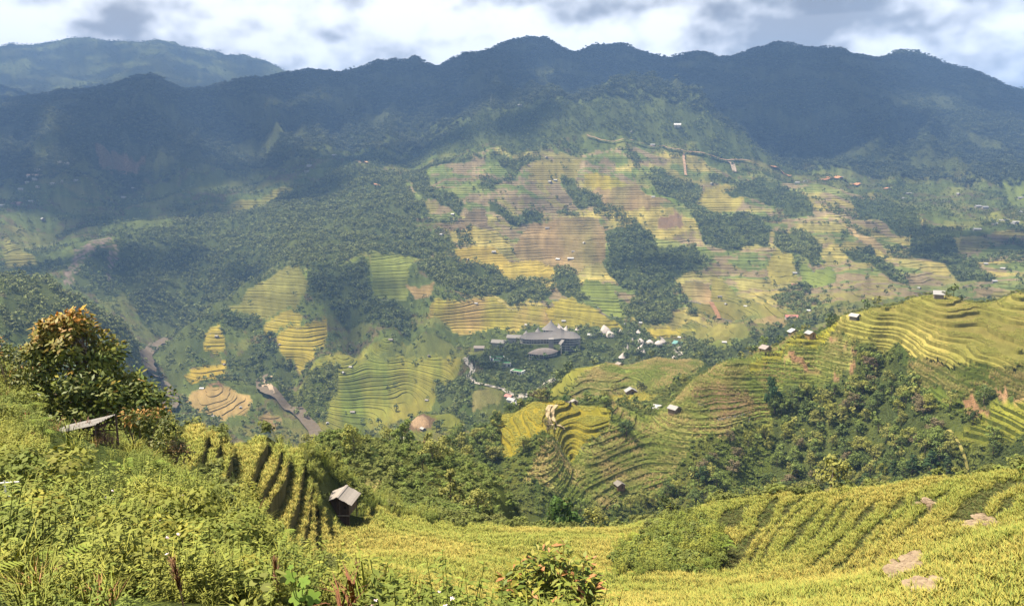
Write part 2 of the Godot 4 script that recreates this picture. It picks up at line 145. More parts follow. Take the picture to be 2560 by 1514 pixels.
	["fm", "M", 0, null, null, 0, 0, "", [-171, 1119, -160, 1171, -118, 1200, -82, 1186, -58, 1128, -92, 1108, -134, 1127]],
	["fs", "S", 0, null, null, 0.8, 1, "", [-293, 1099, -257, 1121, -217, 1106, -221, 1043, -240, 991, -270, 1026]],
	["d1", "G", 1.5, Color(0.24, 0.25, 0.045), null, 0, 0, "green gold rings of terraces round the bare dome", [-173, 777, -157, 785, -115, 792, -83, 802, -59, 764, -89, 737, -115, 737, -142, 739, -168, 735]],
	["d2", "E2", 0, Color(0.2, 0.13, 0.08), null, 0, 0, "ploughed brown cap of the dome", [-163, 770, -147, 792, -115, 792, -93, 761, -105, 745, -137, 755]],
	["d3", "E", 0, Color(0.5, 0.36, 0.22), null, 0, 0, "pale levelled ring of soil on top of the dome", [-134, 799, -115, 782, -106, 763, -113, 749, -131, 761, -139, 792]],
	["d4", "E", 0, Color(0.45, 0.27, 0.15), null, 0, 0, "bare orange bank beside the lower road", [-142, 739, -110, 730, -113, 705, -142, 710]],
	["d5", "M", 0, Color(0.24, 0.22, 0.07), null, 0, 0, "", [-105, 734, -56, 747, -67, 674, -110, 691]],
	["c1", "C2", 0, null, null, 0, 0, "", [-51, 888, -29, 913, -8, 888, -19, 827, -51, 830]],
	["f18", "F", 0, null, null, 2.6, 0, "", [-96, 1018, -72, 1027, -56, 979, -56, 909, -77, 921, -93, 957]],
	["rs", "F", 0, null, null, 1.5, 0, "", [-50, 1060, -24, 1165, 13, 1173, 87, 1195, 160, 1201, 242, 1001, 255, 901, 161, 1008, 77, 993, 40, 911, -40, 969]],
	["f19", "F", 0, null, null, 2, 0, "", [232, 1061, 262, 956, 328, 1090, 374, 1131, 396, 1145, 392, 1110, 329, 1006, 263, 886, 233, 922]],
	["e1", "G", 2.2, Color(0.27, 0.26, 0.045), null, 0, 0, "green gold terraces on the left flank of the low spur", [29, 540, 51, 574, 93, 613, 126, 630, 119, 598, 78, 558, 65, 523]],
	["e2", "C", 1.7, null, null, 0, 0, "", [126, 630, 181, 641, 244, 641, 228, 576, 203, 539, 152, 548, 88, 532, 70, 528, 83, 560]],
	["e3", "T", 1.8, null, null, 0, 0, "yellow strip of rice below the tin roofed shed", [110, 532, 162, 548, 196, 522, 139, 519]],
	["ds", "S", 0, null, null, 0.7, 2, "", [-13, 302, -8, 330, 25, 327, 79, 356, 68, 337, 25, 310, 8, 302]],
	["dc", "C", 1.6, null, null, 0, 0, "", [131, 394, 209, 411, 233, 425, 277, 448, 315, 461, 357, 474, 397, 473, 403, 455, 421, 446, 421, 434, 380, 420, 334, 413, 305, 399, 286, 385, 237, 368, 229, 353, 187, 337, 134, 317, 91, 307, 11, 302, 25, 310, 68, 348, 100, 350, 132, 372]],
	["dg", "T", 1.9, Color(0.44, 0.36, 0.045), Color(0.36, 0.33, 0.04), 0, 0, "golden rice rings round the knoll with a pale track", [-15, 384, 24, 384, 67, 389, 94, 402, 129, 382, 126, 371, 95, 350, 62, 345, 25, 331, -13, 331, -18, 356]],
	["db", "C", 1.3, Color(0.4, 0.26, 0.15), Color(0.3, 0.23, 0.1), 0, 0, "brown fallow bank of cut maize left of the bamboo", [234, 408, 264, 421, 309, 413, 304, 399, 266, 392, 235, 397]],
	["db2", "E2", 0, Color(0.38, 0.22, 0.12), null, 0, 0, "brown earth strip between the maize rows", [340, 448, 373, 441, 385, 435, 376, 435, 343, 440]],
	["db3", "E2", 0, Color(0.32, 0.2, 0.11), null, 0, 0, "brown fallow strip under the upper hut", [383, 463, 403, 450, 426, 443, 422, 441, 390, 453]],
	["dgs", "T", 1.8, Color(0.38, 0.36, 0.04), null, 0, 0, "bright narrow rice strip following the ridge", [298, 429, 303, 441, 330, 455, 371, 470, 395, 477, 403, 465, 358, 454, 317, 441, 308, 431]],
	["dr", "T", 1.9, Color(0.4, 0.35, 0.1), Color(0.33, 0.32, 0.08), 0, 0, "great golden staircase of rice on the right hand spur", [398, 462, 400, 483, 440, 483, 477, 492, 509, 496, 600, 510, 607, 379, 578, 367, 556, 374, 508, 393, 491, 405, 464, 446, 421, 450]],
	["dr2", "C3", 2.4, null, null, 0, 0, "", [445, 438, 491, 403, 578, 366, 607, 372, 611, 344, 543, 359, 489, 383]],
	["dr3", "G", 2, Color(0.15, 0.2, 0.035), null, 0, 0, "small green terraces beside the wooded gully", [489, 382, 535, 359, 541, 350, 503, 363]],
	["df", "F", 0, null, null, 3.2, 2, "", [323, 422, 342, 425, 402, 424, 422, 438, 434, 446, 465, 433, 483, 400, 494, 379, 512, 357, 542, 343, 528, 331, 535, 320, 477, 330, 387, 347, 315, 347, 328, 375, 335, 399]],
	["df2", "S", 0, null, null, 1.0, 2, "", [166, 323, 207, 347, 237, 368, 286, 385, 305, 399, 329, 410, 336, 391, 329, 364, 311, 342, 240, 325]],
	["dr4", "G", 1.8, Color(0.27, 0.28, 0.045), null, 0, 0, "green and yellow terraces at the right edge above the pines", [522, 338, 567, 347, 611, 344, 614, 327, 574, 331, 547, 334]],
	["df3", "F", 0, null, null, 3, 2, "", [552, 329, 574, 332, 614, 329, 617, 314, 557, 326]],
	["s1", "E", 0, null, null, 0, 0, "orange landslip scar among the maize on the right", [534, 363, 545, 363, 550, 350, 565, 344, 553, 345, 539, 351]],
	["s2", "E", 0, null, null, 0, 0, "", [565, 356, 579, 352, 576, 346]],
	["s3", "E", 0, null, null, 0, 0, "", [584, 349, 610, 349, 611, 344, 586, 345]],
	["s4", "E", 0, null, null, 0, 0, "", [416, 437, 425, 436, 419, 428]],
	["s5", "E", 0, null, null, 0, 0, "", [396, 431, 407, 425, 400, 423]],
	["fc", "F", 0, null, null, 3.2, 2, "", [-94, 336, -67, 341, -29, 380, -12, 355, -9, 314, -30, 306, -73, 304]],
	["fn", "S", 0, null, null, 0.75, 2, "", [-256, 133.7, -189, 145.2, -137, 160.6, -84, 158.0, -30, 159.1, 3, 139.4, -30, 99.0, -139, 90.0, -192, 238, -213, 100.9, -243, 117.1]],
	["fz", "C3", 1.5, Color(0.42, 0.33, 0.17), Color(0.3, 0.27, 0.1), 0, 0, "dry maize patch among the bushes right of the plank hut", [-208, 109.6, -188, 110.1, -165, 107.5, -166, 100.4, -189, 95.9, -202, 102.8]],
	["nb", "R", 1.15, Color(0.2, 0.18, 0.055), Color(0.13, 0.15, 0.045), 0, 0, "steep rice terraces on the left spur above the small hut", [-435, 61.9, -386, 65.4, -320, 71.7, -261, 77.8, -254, 71.8, -249, 67.4, -218, 70.5, -226, 60.6, -268, 52.0, -298, 54.9, -331, 56.9, -362, 58.7, -389, 56.3, -426, 50.3]],
	["nr", "R", 1.05, Color(0.14, 0.135, 0.05), Color(0.1, 0.115, 0.04), 0, 0, "sea of ripe rice filling the hollow in the foreground", [-218, 70.5, -150, 86.0, -85, 84.2, 20, 86.1, 91, 86.9, 183, 88.5, 270, 90.1, 423, 83.8, 617, 75.0, 637, 23.2, 110, 23.2, -3, 23.2, -171, 29.0, -206, 46.6, -228, 60.4]],
	["rn", "R", 0.9, null, null, 0, 0, "clump of tall golden rice beside the weeds", [-284, 17.9, -252, 17.5, -221, 10.5, -214, 10.5, -274, 14.0, -289, 16.5]],
	["ns", "S", 0, null, null, 0, 2, "", [131, 51.6, 157, 68.6, 167, 75.2, 209, 83.6, 240, 80.9, 269, 76.2, 279, 70.5, 243, 56.9, 190, 56.4]],
	["mu1", "E", 0, Color(0.5, 0.38, 0.25), null, 0, 0, "cracked pale soil where the rice has collapsed", [475, 45.2, 503, 48.5, 502, 40.7, 487, 38.2]],
	["mu2", "E", 0, Color(0.42, 0.32, 0.22), null, 0, 0, "", [497, 35.7, 532, 34.7, 524, 31.3, 504, 31.1]],
	["mu3", "E", 0, Color(0.55, 0.42, 0.28), null, 0, 0, "", [546, 56.7, 570, 58.7, 582, 56.2, 556, 53.2]],
	["mu4", "E", 0, Color(0.5, 0.38, 0.25), null, 0, 0, "", [496, 65.2, 516, 64.1, 513, 62.2]],
]

const KINDS := {  # colour of the treads, second colour, colour of the risers
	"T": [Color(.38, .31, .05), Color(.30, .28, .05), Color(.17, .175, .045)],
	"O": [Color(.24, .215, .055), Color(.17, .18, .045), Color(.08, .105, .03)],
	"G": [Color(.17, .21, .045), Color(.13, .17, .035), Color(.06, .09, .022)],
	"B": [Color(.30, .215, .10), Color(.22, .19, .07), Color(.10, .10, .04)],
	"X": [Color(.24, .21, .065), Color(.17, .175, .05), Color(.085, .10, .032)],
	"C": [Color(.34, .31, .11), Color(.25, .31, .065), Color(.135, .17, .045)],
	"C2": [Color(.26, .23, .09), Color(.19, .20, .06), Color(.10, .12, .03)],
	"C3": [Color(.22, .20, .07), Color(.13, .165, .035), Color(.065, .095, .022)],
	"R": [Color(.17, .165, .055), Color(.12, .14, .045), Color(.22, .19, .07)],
	"M": [Color(.17, .19, .05), Color(.12, .15, .04), Color(.08, .1, .03)],
	"S": [Color(.10, .135, .028), Color(.14, .15, .035), Color(.08, .1, .03)],
	"F": [Color(.07, .095, .03), Color(.10, .125, .035), Color(.03, .04, .015)],
	"E": [Color(.42, .27, .15), Color(.33, .2, .11), Color(.3, .18, .1)],
	"E2": [Color(.26, .17, .10), Color(.21, .15, .08), Color(.2, .13, .08)],
}
const STEPPED := ["T", "O", "G", "B", "X", "C", "C3", "R"]
const SUN := Vector3(-.42, .88, -.14)

const COARSE_A := 200
const COARSE_R := 330
const A0 := -.66
const A1 := .66
var L0 := log(2.2)
var L1 := log(9800.0)
var slopes := PackedFloat32Array()        # rise over distance on a coarse grid of bearing and log distance
const COVER_A := 1650
const COVER_R := 1700
var cover := PackedByteArray()
var field_key := {}
var wave := FastNoiseLite.new()
var gully := FastNoiseLite.new()
var tint := FastNoiseLite.new()
var plots := FastNoiseLite.new()
var used_names := {}


func _ready() -> void:
	light_and_lens()
	var t := Time.get_ticks_msec()
	prepare_noise()
	survey()
	print("survey ", Time.get_ticks_msec() - t)
	lay_fields()
	print("fields ", Time.get_ticks_msec() - t)
	build_ground()
	print("ground ", Time.get_ticks_msec() - t)
	prepare_plants()
	print("plant shapes ", Time.get_ticks_msec() - t)
	plant_slopes()
	print("plants ", Time.get_ticks_msec() - t)
	hang_clouds()
	water_and_roads()
	buildings()
	print("buildings ", Time.get_ticks_msec() - t)
	foreground()
	print("all ", Time.get_ticks_msec() - t)


func light_and_lens() -> void:
	var camera := Camera3D.new()
	camera.name = "camera"
	camera.fov = 42.03
	camera.near = .1
	camera.far = 30000.0
	camera.rotation_degrees.x = -9.47
	add_child(camera)
	var sun := DirectionalLight3D.new()
	sun.name = "sun"
	sun.light_energy = 1.5
	sun.light_color = Color(1, .94, .84)
	sun.light_angular_distance = .5
	sun.shadow_enabled = true
	sun.directional_shadow_max_distance = 6000.0
	sun.look_at_from_position(SUN, Vector3.ZERO)
	add_child(sun)
	var e := Environment.new()
	e.background_mode = Environment.BG_SKY
	e.sky = Sky.new()
	var m := PanoramaSkyMaterial.new()
	m.panorama = cloudy_sky()
	e.sky.sky_material = m
	e.tonemap_mode = Environment.TONE_MAPPER_LINEAR
	e.tonemap_exposure = 2.8
	e.sdfgi_enabled = true
	e.ssao_enabled = true
	e.ssil_enabled = true
	e.fog_enabled = true
	e.fog_density = .00012
	e.fog_light_color = Color(.56, .74, 1.0)
	var w := WorldEnvironment.new()
	w.name = "air"
	w.environment = e
	add_child(w)


func cloudy_sky() -> ImageTexture:
	# broken stratocumulus: grey undersides, white where the deck thins
	var wide := 3072
	var high := 1536
	var a := FastNoiseLite.new()
	a.seed = 11
	a.frequency = 1.0
	a.fractal_octaves = 7
	a.fractal_gain = .55
	a.noise_type = FastNoiseLite.TYPE_PERLIN
	var b := FastNoiseLite.new()
	b.seed = 5
	b.frequency = 1.0
	b.fractal_octaves = 3
	var rows := spread(func(y: int) -> PackedByteArray:
		var row := PackedFloat32Array()
		row.resize(wide * 3)
		var up := PI * (.5 - (y + .5) / high)
		if y >= high / 2:
			row.fill(.09)
			return row.to_byte_array()
		for x in wide:
			var turn := TAU * ((x + .5) / wide - .5)
			var d := Vector3(sin(turn) * cos(up), sin(up), -cos(turn) * cos(up))
			var q := d / (d.y + .12)          # a flat deck of cloud overhead, drawn together towards the horizon
			q += Vector3(b.get_noise_3d(q.x, 1.0, q.z), 0, b.get_noise_3d(q.x, 7.0, q.z)) * .18
			var n := a.get_noise_3d(d.x * 8.0, d.y * 15.0, d.z * 8.0)
			var fine := a.get_noise_3d(d.x * 30.0, d.y * 46.0, d.z * 30.0)
			var big := b.get_noise_3d(q.x * .55, 0.0, q.z * .5)
			var gap := 0.0                     # where the deck thins and the white light comes through
			for g in [[-.16, .150, .24, .05], [.22, .15, .13, .045], [.47, .17, .07, .045], [.0, .18, .1, .03], [1.6, .2, .3, .06], [2.9, .18, .4, .06], [-1.7, .2, .35, .07]]:
				var da: float = wrapf(turn - g[0], -PI, PI) / g[2]
				var du: float = (up - g[1]) / g[3]
				gap = maxf(gap, exp(-da * da - du * du))
			var v := .45 + n * 1.3 + fine * .42 + big * .35 + gap * .4
			var k := smoothstep(.12, .92, v)
			var l := lerpf(.30, 1.18, k)
			var c := Color(.89, .895, .93).lerp(Color(1, 1, 1), k)
			l *= .42 * (1.0 + .75 * exp(-up / .22))   # brighter low down, where one looks along under the clouds
			row[x * 3] = c.r * l
			row[x * 3 + 1] = c.g * l
			row[x * 3 + 2] = c.b * l
		return row.to_byte_array(), high)
	var bytes := PackedByteArray()
	for r in rows:
		bytes.append_array(r)
	return ImageTexture.create_from_image(Image.create_from_data(wide, high, false, Image.FORMAT_RGBF, bytes))


func prepare_noise() -> void:
	wave.seed = 3
	wave.frequency = 1.0
	wave.fractal_octaves = 3
	wave.noise_type = FastNoiseLite.TYPE_SIMPLEX_SMOOTH
	gully.seed = 8
	gully.frequency = 1.0
	gully.fractal_type = FastNoiseLite.FRACTAL_RIDGED
	gully.fractal_octaves = 4
	tint.seed = 21
	tint.frequency = 1.0
	tint.fractal_octaves = 4
	plots.seed = 4
	plots.frequency = 1.0
	plots.noise_type = FastNoiseLite.TYPE_CELLULAR
	plots.cellular_return_type = FastNoiseLite.RETURN_CELL_VALUE
	plots.cellular_jitter = .9


func spread(work: Callable, count: int) -> Array:
	var out := []
	out.resize(count)
	var id := WorkerThreadPool.add_group_task(func(k: int) -> void: out[k] = work.call(k), count, -1, true)
	WorkerThreadPool.wait_for_group_task_completion(id)
	return out


func survey() -> void:
	# smooth land through the surveyed slopes (multiquadric interpolation)
	var n := LANDFORM.size()
	var u := PackedFloat32Array()
	var v := PackedFloat32Array()
	var w := PackedFloat32Array()
	for p in LANDFORM:
		u.append(p[0] * .003)
		v.append(log(p[1]))
		w.append(p[2])
	var rows := spread(func(i: int) -> PackedFloat32Array:
		var row := PackedFloat32Array()
		row.resize(COARSE_R)
		var x := lerpf(A0, A1, float(i) / (COARSE_A - 1)) * 3.0
		for j in COARSE_R:
			var y := lerpf(L0, L1, float(j) / (COARSE_R - 1))
			var s: float = LANDFORM_TREND[0] + LANDFORM_TREND[1] * x + LANDFORM_TREND[2] * y
			for k in n:
				var dx := x - u[k]
				var dy := y - v[k]
				s += w[k] * sqrt(dx * dx + dy * dy + .0009)
			row[j] = s
		return row, COARSE_A)
	for r in rows:
		slopes.append_array(r)


func smooth_rise(a: float, l: float) -> float:
	var x := clampf((a - A0) / (A1 - A0) * (COARSE_A - 1), 1.0, COARSE_A - 2.001)
	var y := clampf((l - L0) / (L1 - L0) * (COARSE_R - 1), 1.0, COARSE_R - 2.001)
	var i := int(x)
	var j := int(y)
	x -= i
	y -= j
	var at := (i - 1) * COARSE_R + j - 1
	var s := 0.0
	var w0 := ((-.5 * x + 1.0) * x - .5) * x
	var w1 := (1.5 * x - 2.5) * x * x + 1.0
	var w2 := ((-1.5 * x + 2.0) * x + .5) * x
	var w3 := (.5 * x - .5) * x * x
	var y0 := ((-.5 * y + 1.0) * y - .5) * y
	var y1 := (1.5 * y - 2.5) * y * y + 1.0
	var y2 := ((-1.5 * y + 2.0) * y + .5) * y
	var y3 := (.5 * y - .5) * y * y
	s += w0 * (y0 * slopes[at] + y1 * slopes[at + 1] + y2 * slopes[at + 2] + y3 * slopes[at + 3])
	at += COARSE_R
	s += w1 * (y0 * slopes[at] + y1 * slopes[at + 1] + y2 * slopes[at + 2] + y3 * slopes[at + 3])
	at += COARSE_R
	s += w2 * (y0 * slopes[at] + y1 * slopes[at + 1] + y2 * slopes[at + 2] + y3 * slopes[at + 3])
	at += COARSE_R
	s += w3 * (y0 * slopes[at] + y1 * slopes[at + 1] + y2 * slopes[at + 2] + y3 * slopes[at + 3])
	return s


func ramp(x: float, a: float, b: float) -> float:
	return clampf((x - a) / (b - a), 0.0, 1.0)


func hill(a: float, r: float) -> float:
	# the land before the terraces were cut
	var h := r * smooth_rise(a, log(r))
	var x := r * sin(a)
	var z := -r * cos(a)
	if r < 130.0:
		h += wave.get_noise_2d(x / 14.0, z / 14.0) * .45 * ramp(r, 20, 50) * (1.0 - ramp(r, 85, 130))
	if r > 250.0:
		var k := ramp(r, 280, 360) * (1.0 - ramp(r, 560, 900))
		if k > 0.0:
			h += k * (wave.get_noise_2d(x / 75.0, z / 75.0) * 2.6 + wave.get_noise_2d(x / 26.0 + 9.0, z / 26.0) * .9)
		k = ramp(r, 800, 1100) * (1.0 - ramp(r, 2600, 3000))
		if k > 0.0:
			var big := ramp(r, 1300, 1700)
			h += k * (wave.get_noise_2d(x / 215.0, z / 215.0) * (3.0 + 12.0 * big) + wave.get_noise_2d(x / 80.0, z / 80.0 + 5.0) * (2.2 + 2.8 * big))
		k = ramp(r, 2350, 2900)
		if k > 0.0:
			var ridge := gully.get_noise_2d(a * 9.0 + wave.get_noise_2d(x / 900.0, z / 900.0) * .35, log(r) * 1.6) * .5 + .5
			h += k * ((ridge - .6) * (165.0 if r < 5200.0 else 60.0) * (1.0 - .8 * ramp(r, 3300, 3550) * (1.0 - ramp(r, 4700, 5200))) + wave.get_noise_2d(x / 110.0, z / 110.0) * 14.0)
	return h


func lay_fields() -> void:
	cover.resize(COVER_A * COVER_R)
	for n in FIELDS.size():
		field_key[FIELDS[n][0]] = n
		var flat: Array = FIELDS[n][8]
		var px := PackedFloat32Array()
		var py := PackedFloat32Array()
		for k in range(0, flat.size(), 2):
			px.append((flat[k] * .001 - A0) / (A1 - A0) * COVER_A)
			py.append((log(flat[k + 1]) - L0) / (L1 - L0) * COVER_R)
		var lo := COVER_A
		var hi := 0
		for x in px:
			lo = mini(lo, int(x))
			hi = maxi(hi, int(x) + 1)
		for i in range(maxi(lo, 0), mini(hi, COVER_A)):
			var cuts := []
			for k in px.size():
				var q := (k + 1) % px.size()
				if (px[k] <= i + .5) != (px[q] <= i + .5):
					cuts.append(py[k] + (py[q] - py[k]) * (i + .5 - px[k]) / (px[q] - px[k]))
			cuts.sort()
			for c in range(0, cuts.size() - 1, 2):
				for j in range(maxi(0, roundi(cuts[c])), mini(COVER_R, roundi(cuts[c + 1]))):
					cover[i * COVER_R + j] = n + 1


func field_at(a: float, r: float) -> int:
	# the field (or -1) at a place, its borders a little ragged
	var x := r * sin(a)
	var z := -r * cos(a)
	var s := (.008 if r > 120.0 else .022) * r
	var f := 1.0 / (.035 * r)
	if r > 560.0 and r < 2700.0:
		var g := 1.0 / (.10 * r)
		a += wave.get_noise_2d(x * g, z * g + 11.0) * .010
		r += wave.get_noise_2d(x * g + 27.0, z * g) * .028 * r
	a += wave.get_noise_2d(x * f, z * f + 31.0) * s / r
	r += wave.get_noise_2d(x * f + 57.0, z * f) * s * 2.2
	var i := int((a - A0) / (A1 - A0) * COVER_A)
	var j := int((log(r) - L0) / (L1 - L0) * COVER_R)
	if i < 0 or j < 0 or i >= COVER_A or j >= COVER_R:
		return -1
	return cover[i * COVER_R + j] - 1


func bound(k: int, s: float) -> float:
	# terraces are not all of one height
	return s * (k + .28 * sin(k * 1.93))


func level(y: float, s: float) -> int:
	var k := int(floor(y / s))
	if y < bound(k, s):
		return k - 1
	return k + 1 if y >= bound(k + 1, s) else k


func ground_y(a: float, r: float) -> float:
	var h := hill(a, r)
	var n := field_at(a, r)
	if n >= 0 and FIELDS[n][1] in STEPPED:
		var s: float = FIELDS[n][2]
		var low := bound(level(h, s), s)
		return low + (.12 if r < 200.0 else (.28 if r < 600.0 else (.45 if r < 1350.0 else .68))) * (h - low)
	return h


func point(bearing: float, r: float, up := 0.0) -> Vector3:
	var a := bearing * .001
	return Vector3(r * sin(a), ground_y(a, r) + up, -r * cos(a))


# ---------------------------------------------------------------- the ground

var grid_a := PackedFloat32Array()
var grid_r := PackedFloat32Array()
var grid_h := []
var skyline := []                         # the steepest rise met on the way out to each grid point


func base_color(a: float, r: float, x: float, z: float, n: int) -> Color:
	var big := tint.get_noise_2d(x / (12.0 + r * .06), z / (12.0 + r * .06))
	var fine := tint.get_noise_2d(x / (1.5 + r * .008), z / (1.5 + r * .008) + 40.0)
	var kind: String = FIELDS[n][1] if n >= 0 else ""
	if n < 0:
		var far := ramp(r, 2400, 2900)
		var c := Color(.075, .11, .027).lerp(Color(.12, .14, .035), clampf(.5 + big * 1.3, 0, 1))
		c = c.lerp(Color(.035, .05, .02).lerp(Color(.06, .075, .025), clampf(.4 + big * 1.6, 0, 1)), far)
		if r > 2500.0 and tint.get_noise_2d(x / 330.0 + 3.0, z / 330.0) > .17:
			c = c.lerp(Color(.13, .15, .05), .5 * far)
		if r > 900.0 and r < 2700.0:
			var warp := wave.get_noise_2d(x / 120.0, z / 120.0) * .35
			var p := plots.get_noise_2d(x / 120.0 + warp + 40.0, z / 90.0 + warp)
			var q := Color(.24, .22, .07) if p > .55 else (Color(.20, .215, .06) if p > .15 else (Color(.17, .13, .075) if p > 0.0 else (Color(.13, .17, .045) if p > -.55 else Color(.09, .12, .035))))
			c = c.lerp(q * (1.0 + big * .4), .7 * (1.0 - far))
		if r > 6000.0:
			c = c.lerp(Color(.15, .185, .06), clampf(tint.get_noise_2d(x / 480.0, z / 480.0) * 3.5 - .2, 0, 1))
		return c * (1.0 + fine * .5)
	var pal: Array = KINDS[kind]
	var ca: Color = FIELDS[n][3] if FIELDS[n][3] != null else pal[0]
	var cb: Color = FIELDS[n][4] if FIELDS[n][4] != null else (pal[1] if FIELDS[n][3] == null else ca.lerp(pal[1], .45))
	var c: Color = ca.lerp(cb, clampf(.5 + big * 1.5, 0, 1))
	if kind == "X":
		var warp := wave.get_noise_2d(x / 120.0, z / 120.0) * .3
		var p := plots.get_noise_2d(x / 130.0 + warp, z / 85.0 + warp)
		if p > .45:
			c = Color(.40, .34, .10)
		elif p > .1:
			c = Color(.29, .265, .085)
		elif p > -.2:
			c = Color(.27, .215, .12)
		elif p > -.5:
			c = Color(.155, .20, .055)
		else:
			c = Color(.21, .235, .07)
		c = c * (1.0 + big * .35)
	if kind == "E" and r > 1000.0:
		var g := tint.get_noise_2d(x / 22.0, z / 22.0 + 70.0) + .6 * tint.get_noise_2d(x / 7.0, z / 7.0)
		c = (c * (1.0 + g)).lerp(Color(.09, .12, .035), smoothstep(-.05, .22, g + .1))
	if r > 250.0 and kind in STEPPED and kind != "R":
		var g := r / 1500.0
		c = c * (1.0 + .22 * plots.get_noise_2d(x / (16.0 + 40.0 * g), z / (16.0 + 40.0 * g) + 9.0))
	return c * (1.0 + fine * .35)


func build_ground() -> void:
	var columns := 600
	for i in columns + 1:
		grid_a.append(lerpf(-.64, .64, float(i) / columns))
	var r := 2.4
	while r < 9600.0:
		grid_r.append(r)
		var s := .05
		for z in [[14, .03], [40, .016], [100, .025], [280, .009], [540, .016], [640, .009], [1250, .0055], [2650, .010], [5200, .014]]:
			if r >= z[0]:
				s = z[1]
		r *= 1.0 + s
	grid_r.append(r)
	var rows := grid_r.size()
	print("rows ", rows)
	# heights, fields, terrace weights and colours on the grid
	var made := spread(func(j: int) -> Array:
		var h := PackedFloat32Array()
		var f := PackedInt32Array()
		var c := PackedColorArray()
		var d := grid_r[j]
		for i in columns + 1:
			var a := grid_a[i]
			h.append(hill(a, d))
			var n := field_at(a, d)
			f.append(n)
			c.append(base_color(a, d, d * sin(a), -d * cos(a), n))
		return [h, f, c], rows)
	for j in rows:
		grid_h.append(made[j][0])
		var top := PackedFloat32Array()
		for i in columns + 1:
			var own: float = made[j][0][i] / grid_r[j]
			top.append(own if j == 0 else maxf(own, skyline[j - 1][i]))
		skyline.append(top)
	var chunk := 12
	var chunks := int(ceil((rows - 1) / float(chunk)))
	var pieces := spread(func(k: int) -> Dictionary:
		var out := {}
		for j in range(k * chunk, mini((k + 1) * chunk, rows - 1)):
			strip(made, j, out)
		return out, chunks)
	var whole := {}
	for p in pieces:
		for key in p:
			if not whole.has(key):
				whole[key] = p[key]
			else:
				for s in 3:
					whole[key][s].append_array(p[key][s])
	emit_ground(whole)


func strip(made: Array, j: int, out: Dictionary) -> void:
	var low: Array = made[j]
	var high: Array = made[j + 1]
	var rows := made.size()
	var below: PackedFloat32Array = made[maxi(j - 1, 0)][0]
	var above: PackedFloat32Array = made[mini(j + 2, rows - 1)][0]
	var h0: PackedFloat32Array = low[0]
	var h1: PackedFloat32Array = high[0]
	var f0: PackedInt32Array = low[1]
	var f1: PackedInt32Array = high[1]
	var c0: PackedColorArray = low[2]
	var c1: PackedColorArray = high[2]
	var r0 := grid_r[j]
	var r1 := grid_r[j + 1]
	var last := grid_a.size() - 1
	var p := [Vector3(), Vector3(), Vector3(), Vector3()]
	var nn := [Vector3(), Vector3(), Vector3(), Vector3()]
	var cc := [Color(), Color(), Color(), Color()]
	var ff := [0, 0, 0, 0]
	for i in last:
		for q in 4:
			var ii := i + (q & 1)
			var up := q > 1
			var d: float = r1 if up else r0
			var h: float = h1[ii] if up else h0[ii]
			var a := grid_a[ii]
			p[q] = Vector3(d * sin(a), h, -d * cos(a))
			cc[q] = c1[ii] if up else c0[ii]
			ff[q] = f1[ii] if up else f0[ii]
			var da: float = ((h1[mini(ii + 1, last)] - h1[maxi(ii - 1, 0)]) if up else (h0[mini(ii + 1, last)] - h0[maxi(ii - 1, 0)])) / (d * 2.0 * (grid_a[1] - grid_a[0]))
			var dr: float = (above[ii] - h0[ii]) / (grid_r[mini(j + 2, rows - 1)] - r0) if up else (h1[ii] - below[ii]) / (r1 - grid_r[maxi(j - 1, 0)])
			nn[q] = Vector3(-da * cos(a) - dr * sin(a), 1.0, -da * sin(a) + dr * cos(a)).normalized()
		for tri in [[0, 2, 1], [1, 2, 3]]:
			land_triangle(p, nn, cc, ff, tri, r0, out)


func bucket(out: Dictionary, key: String) -> Array:
	if not out.has(key):
		out[key] = [PackedVector3Array(), PackedVector3Array(), PackedColorArray()]
	return out[key]


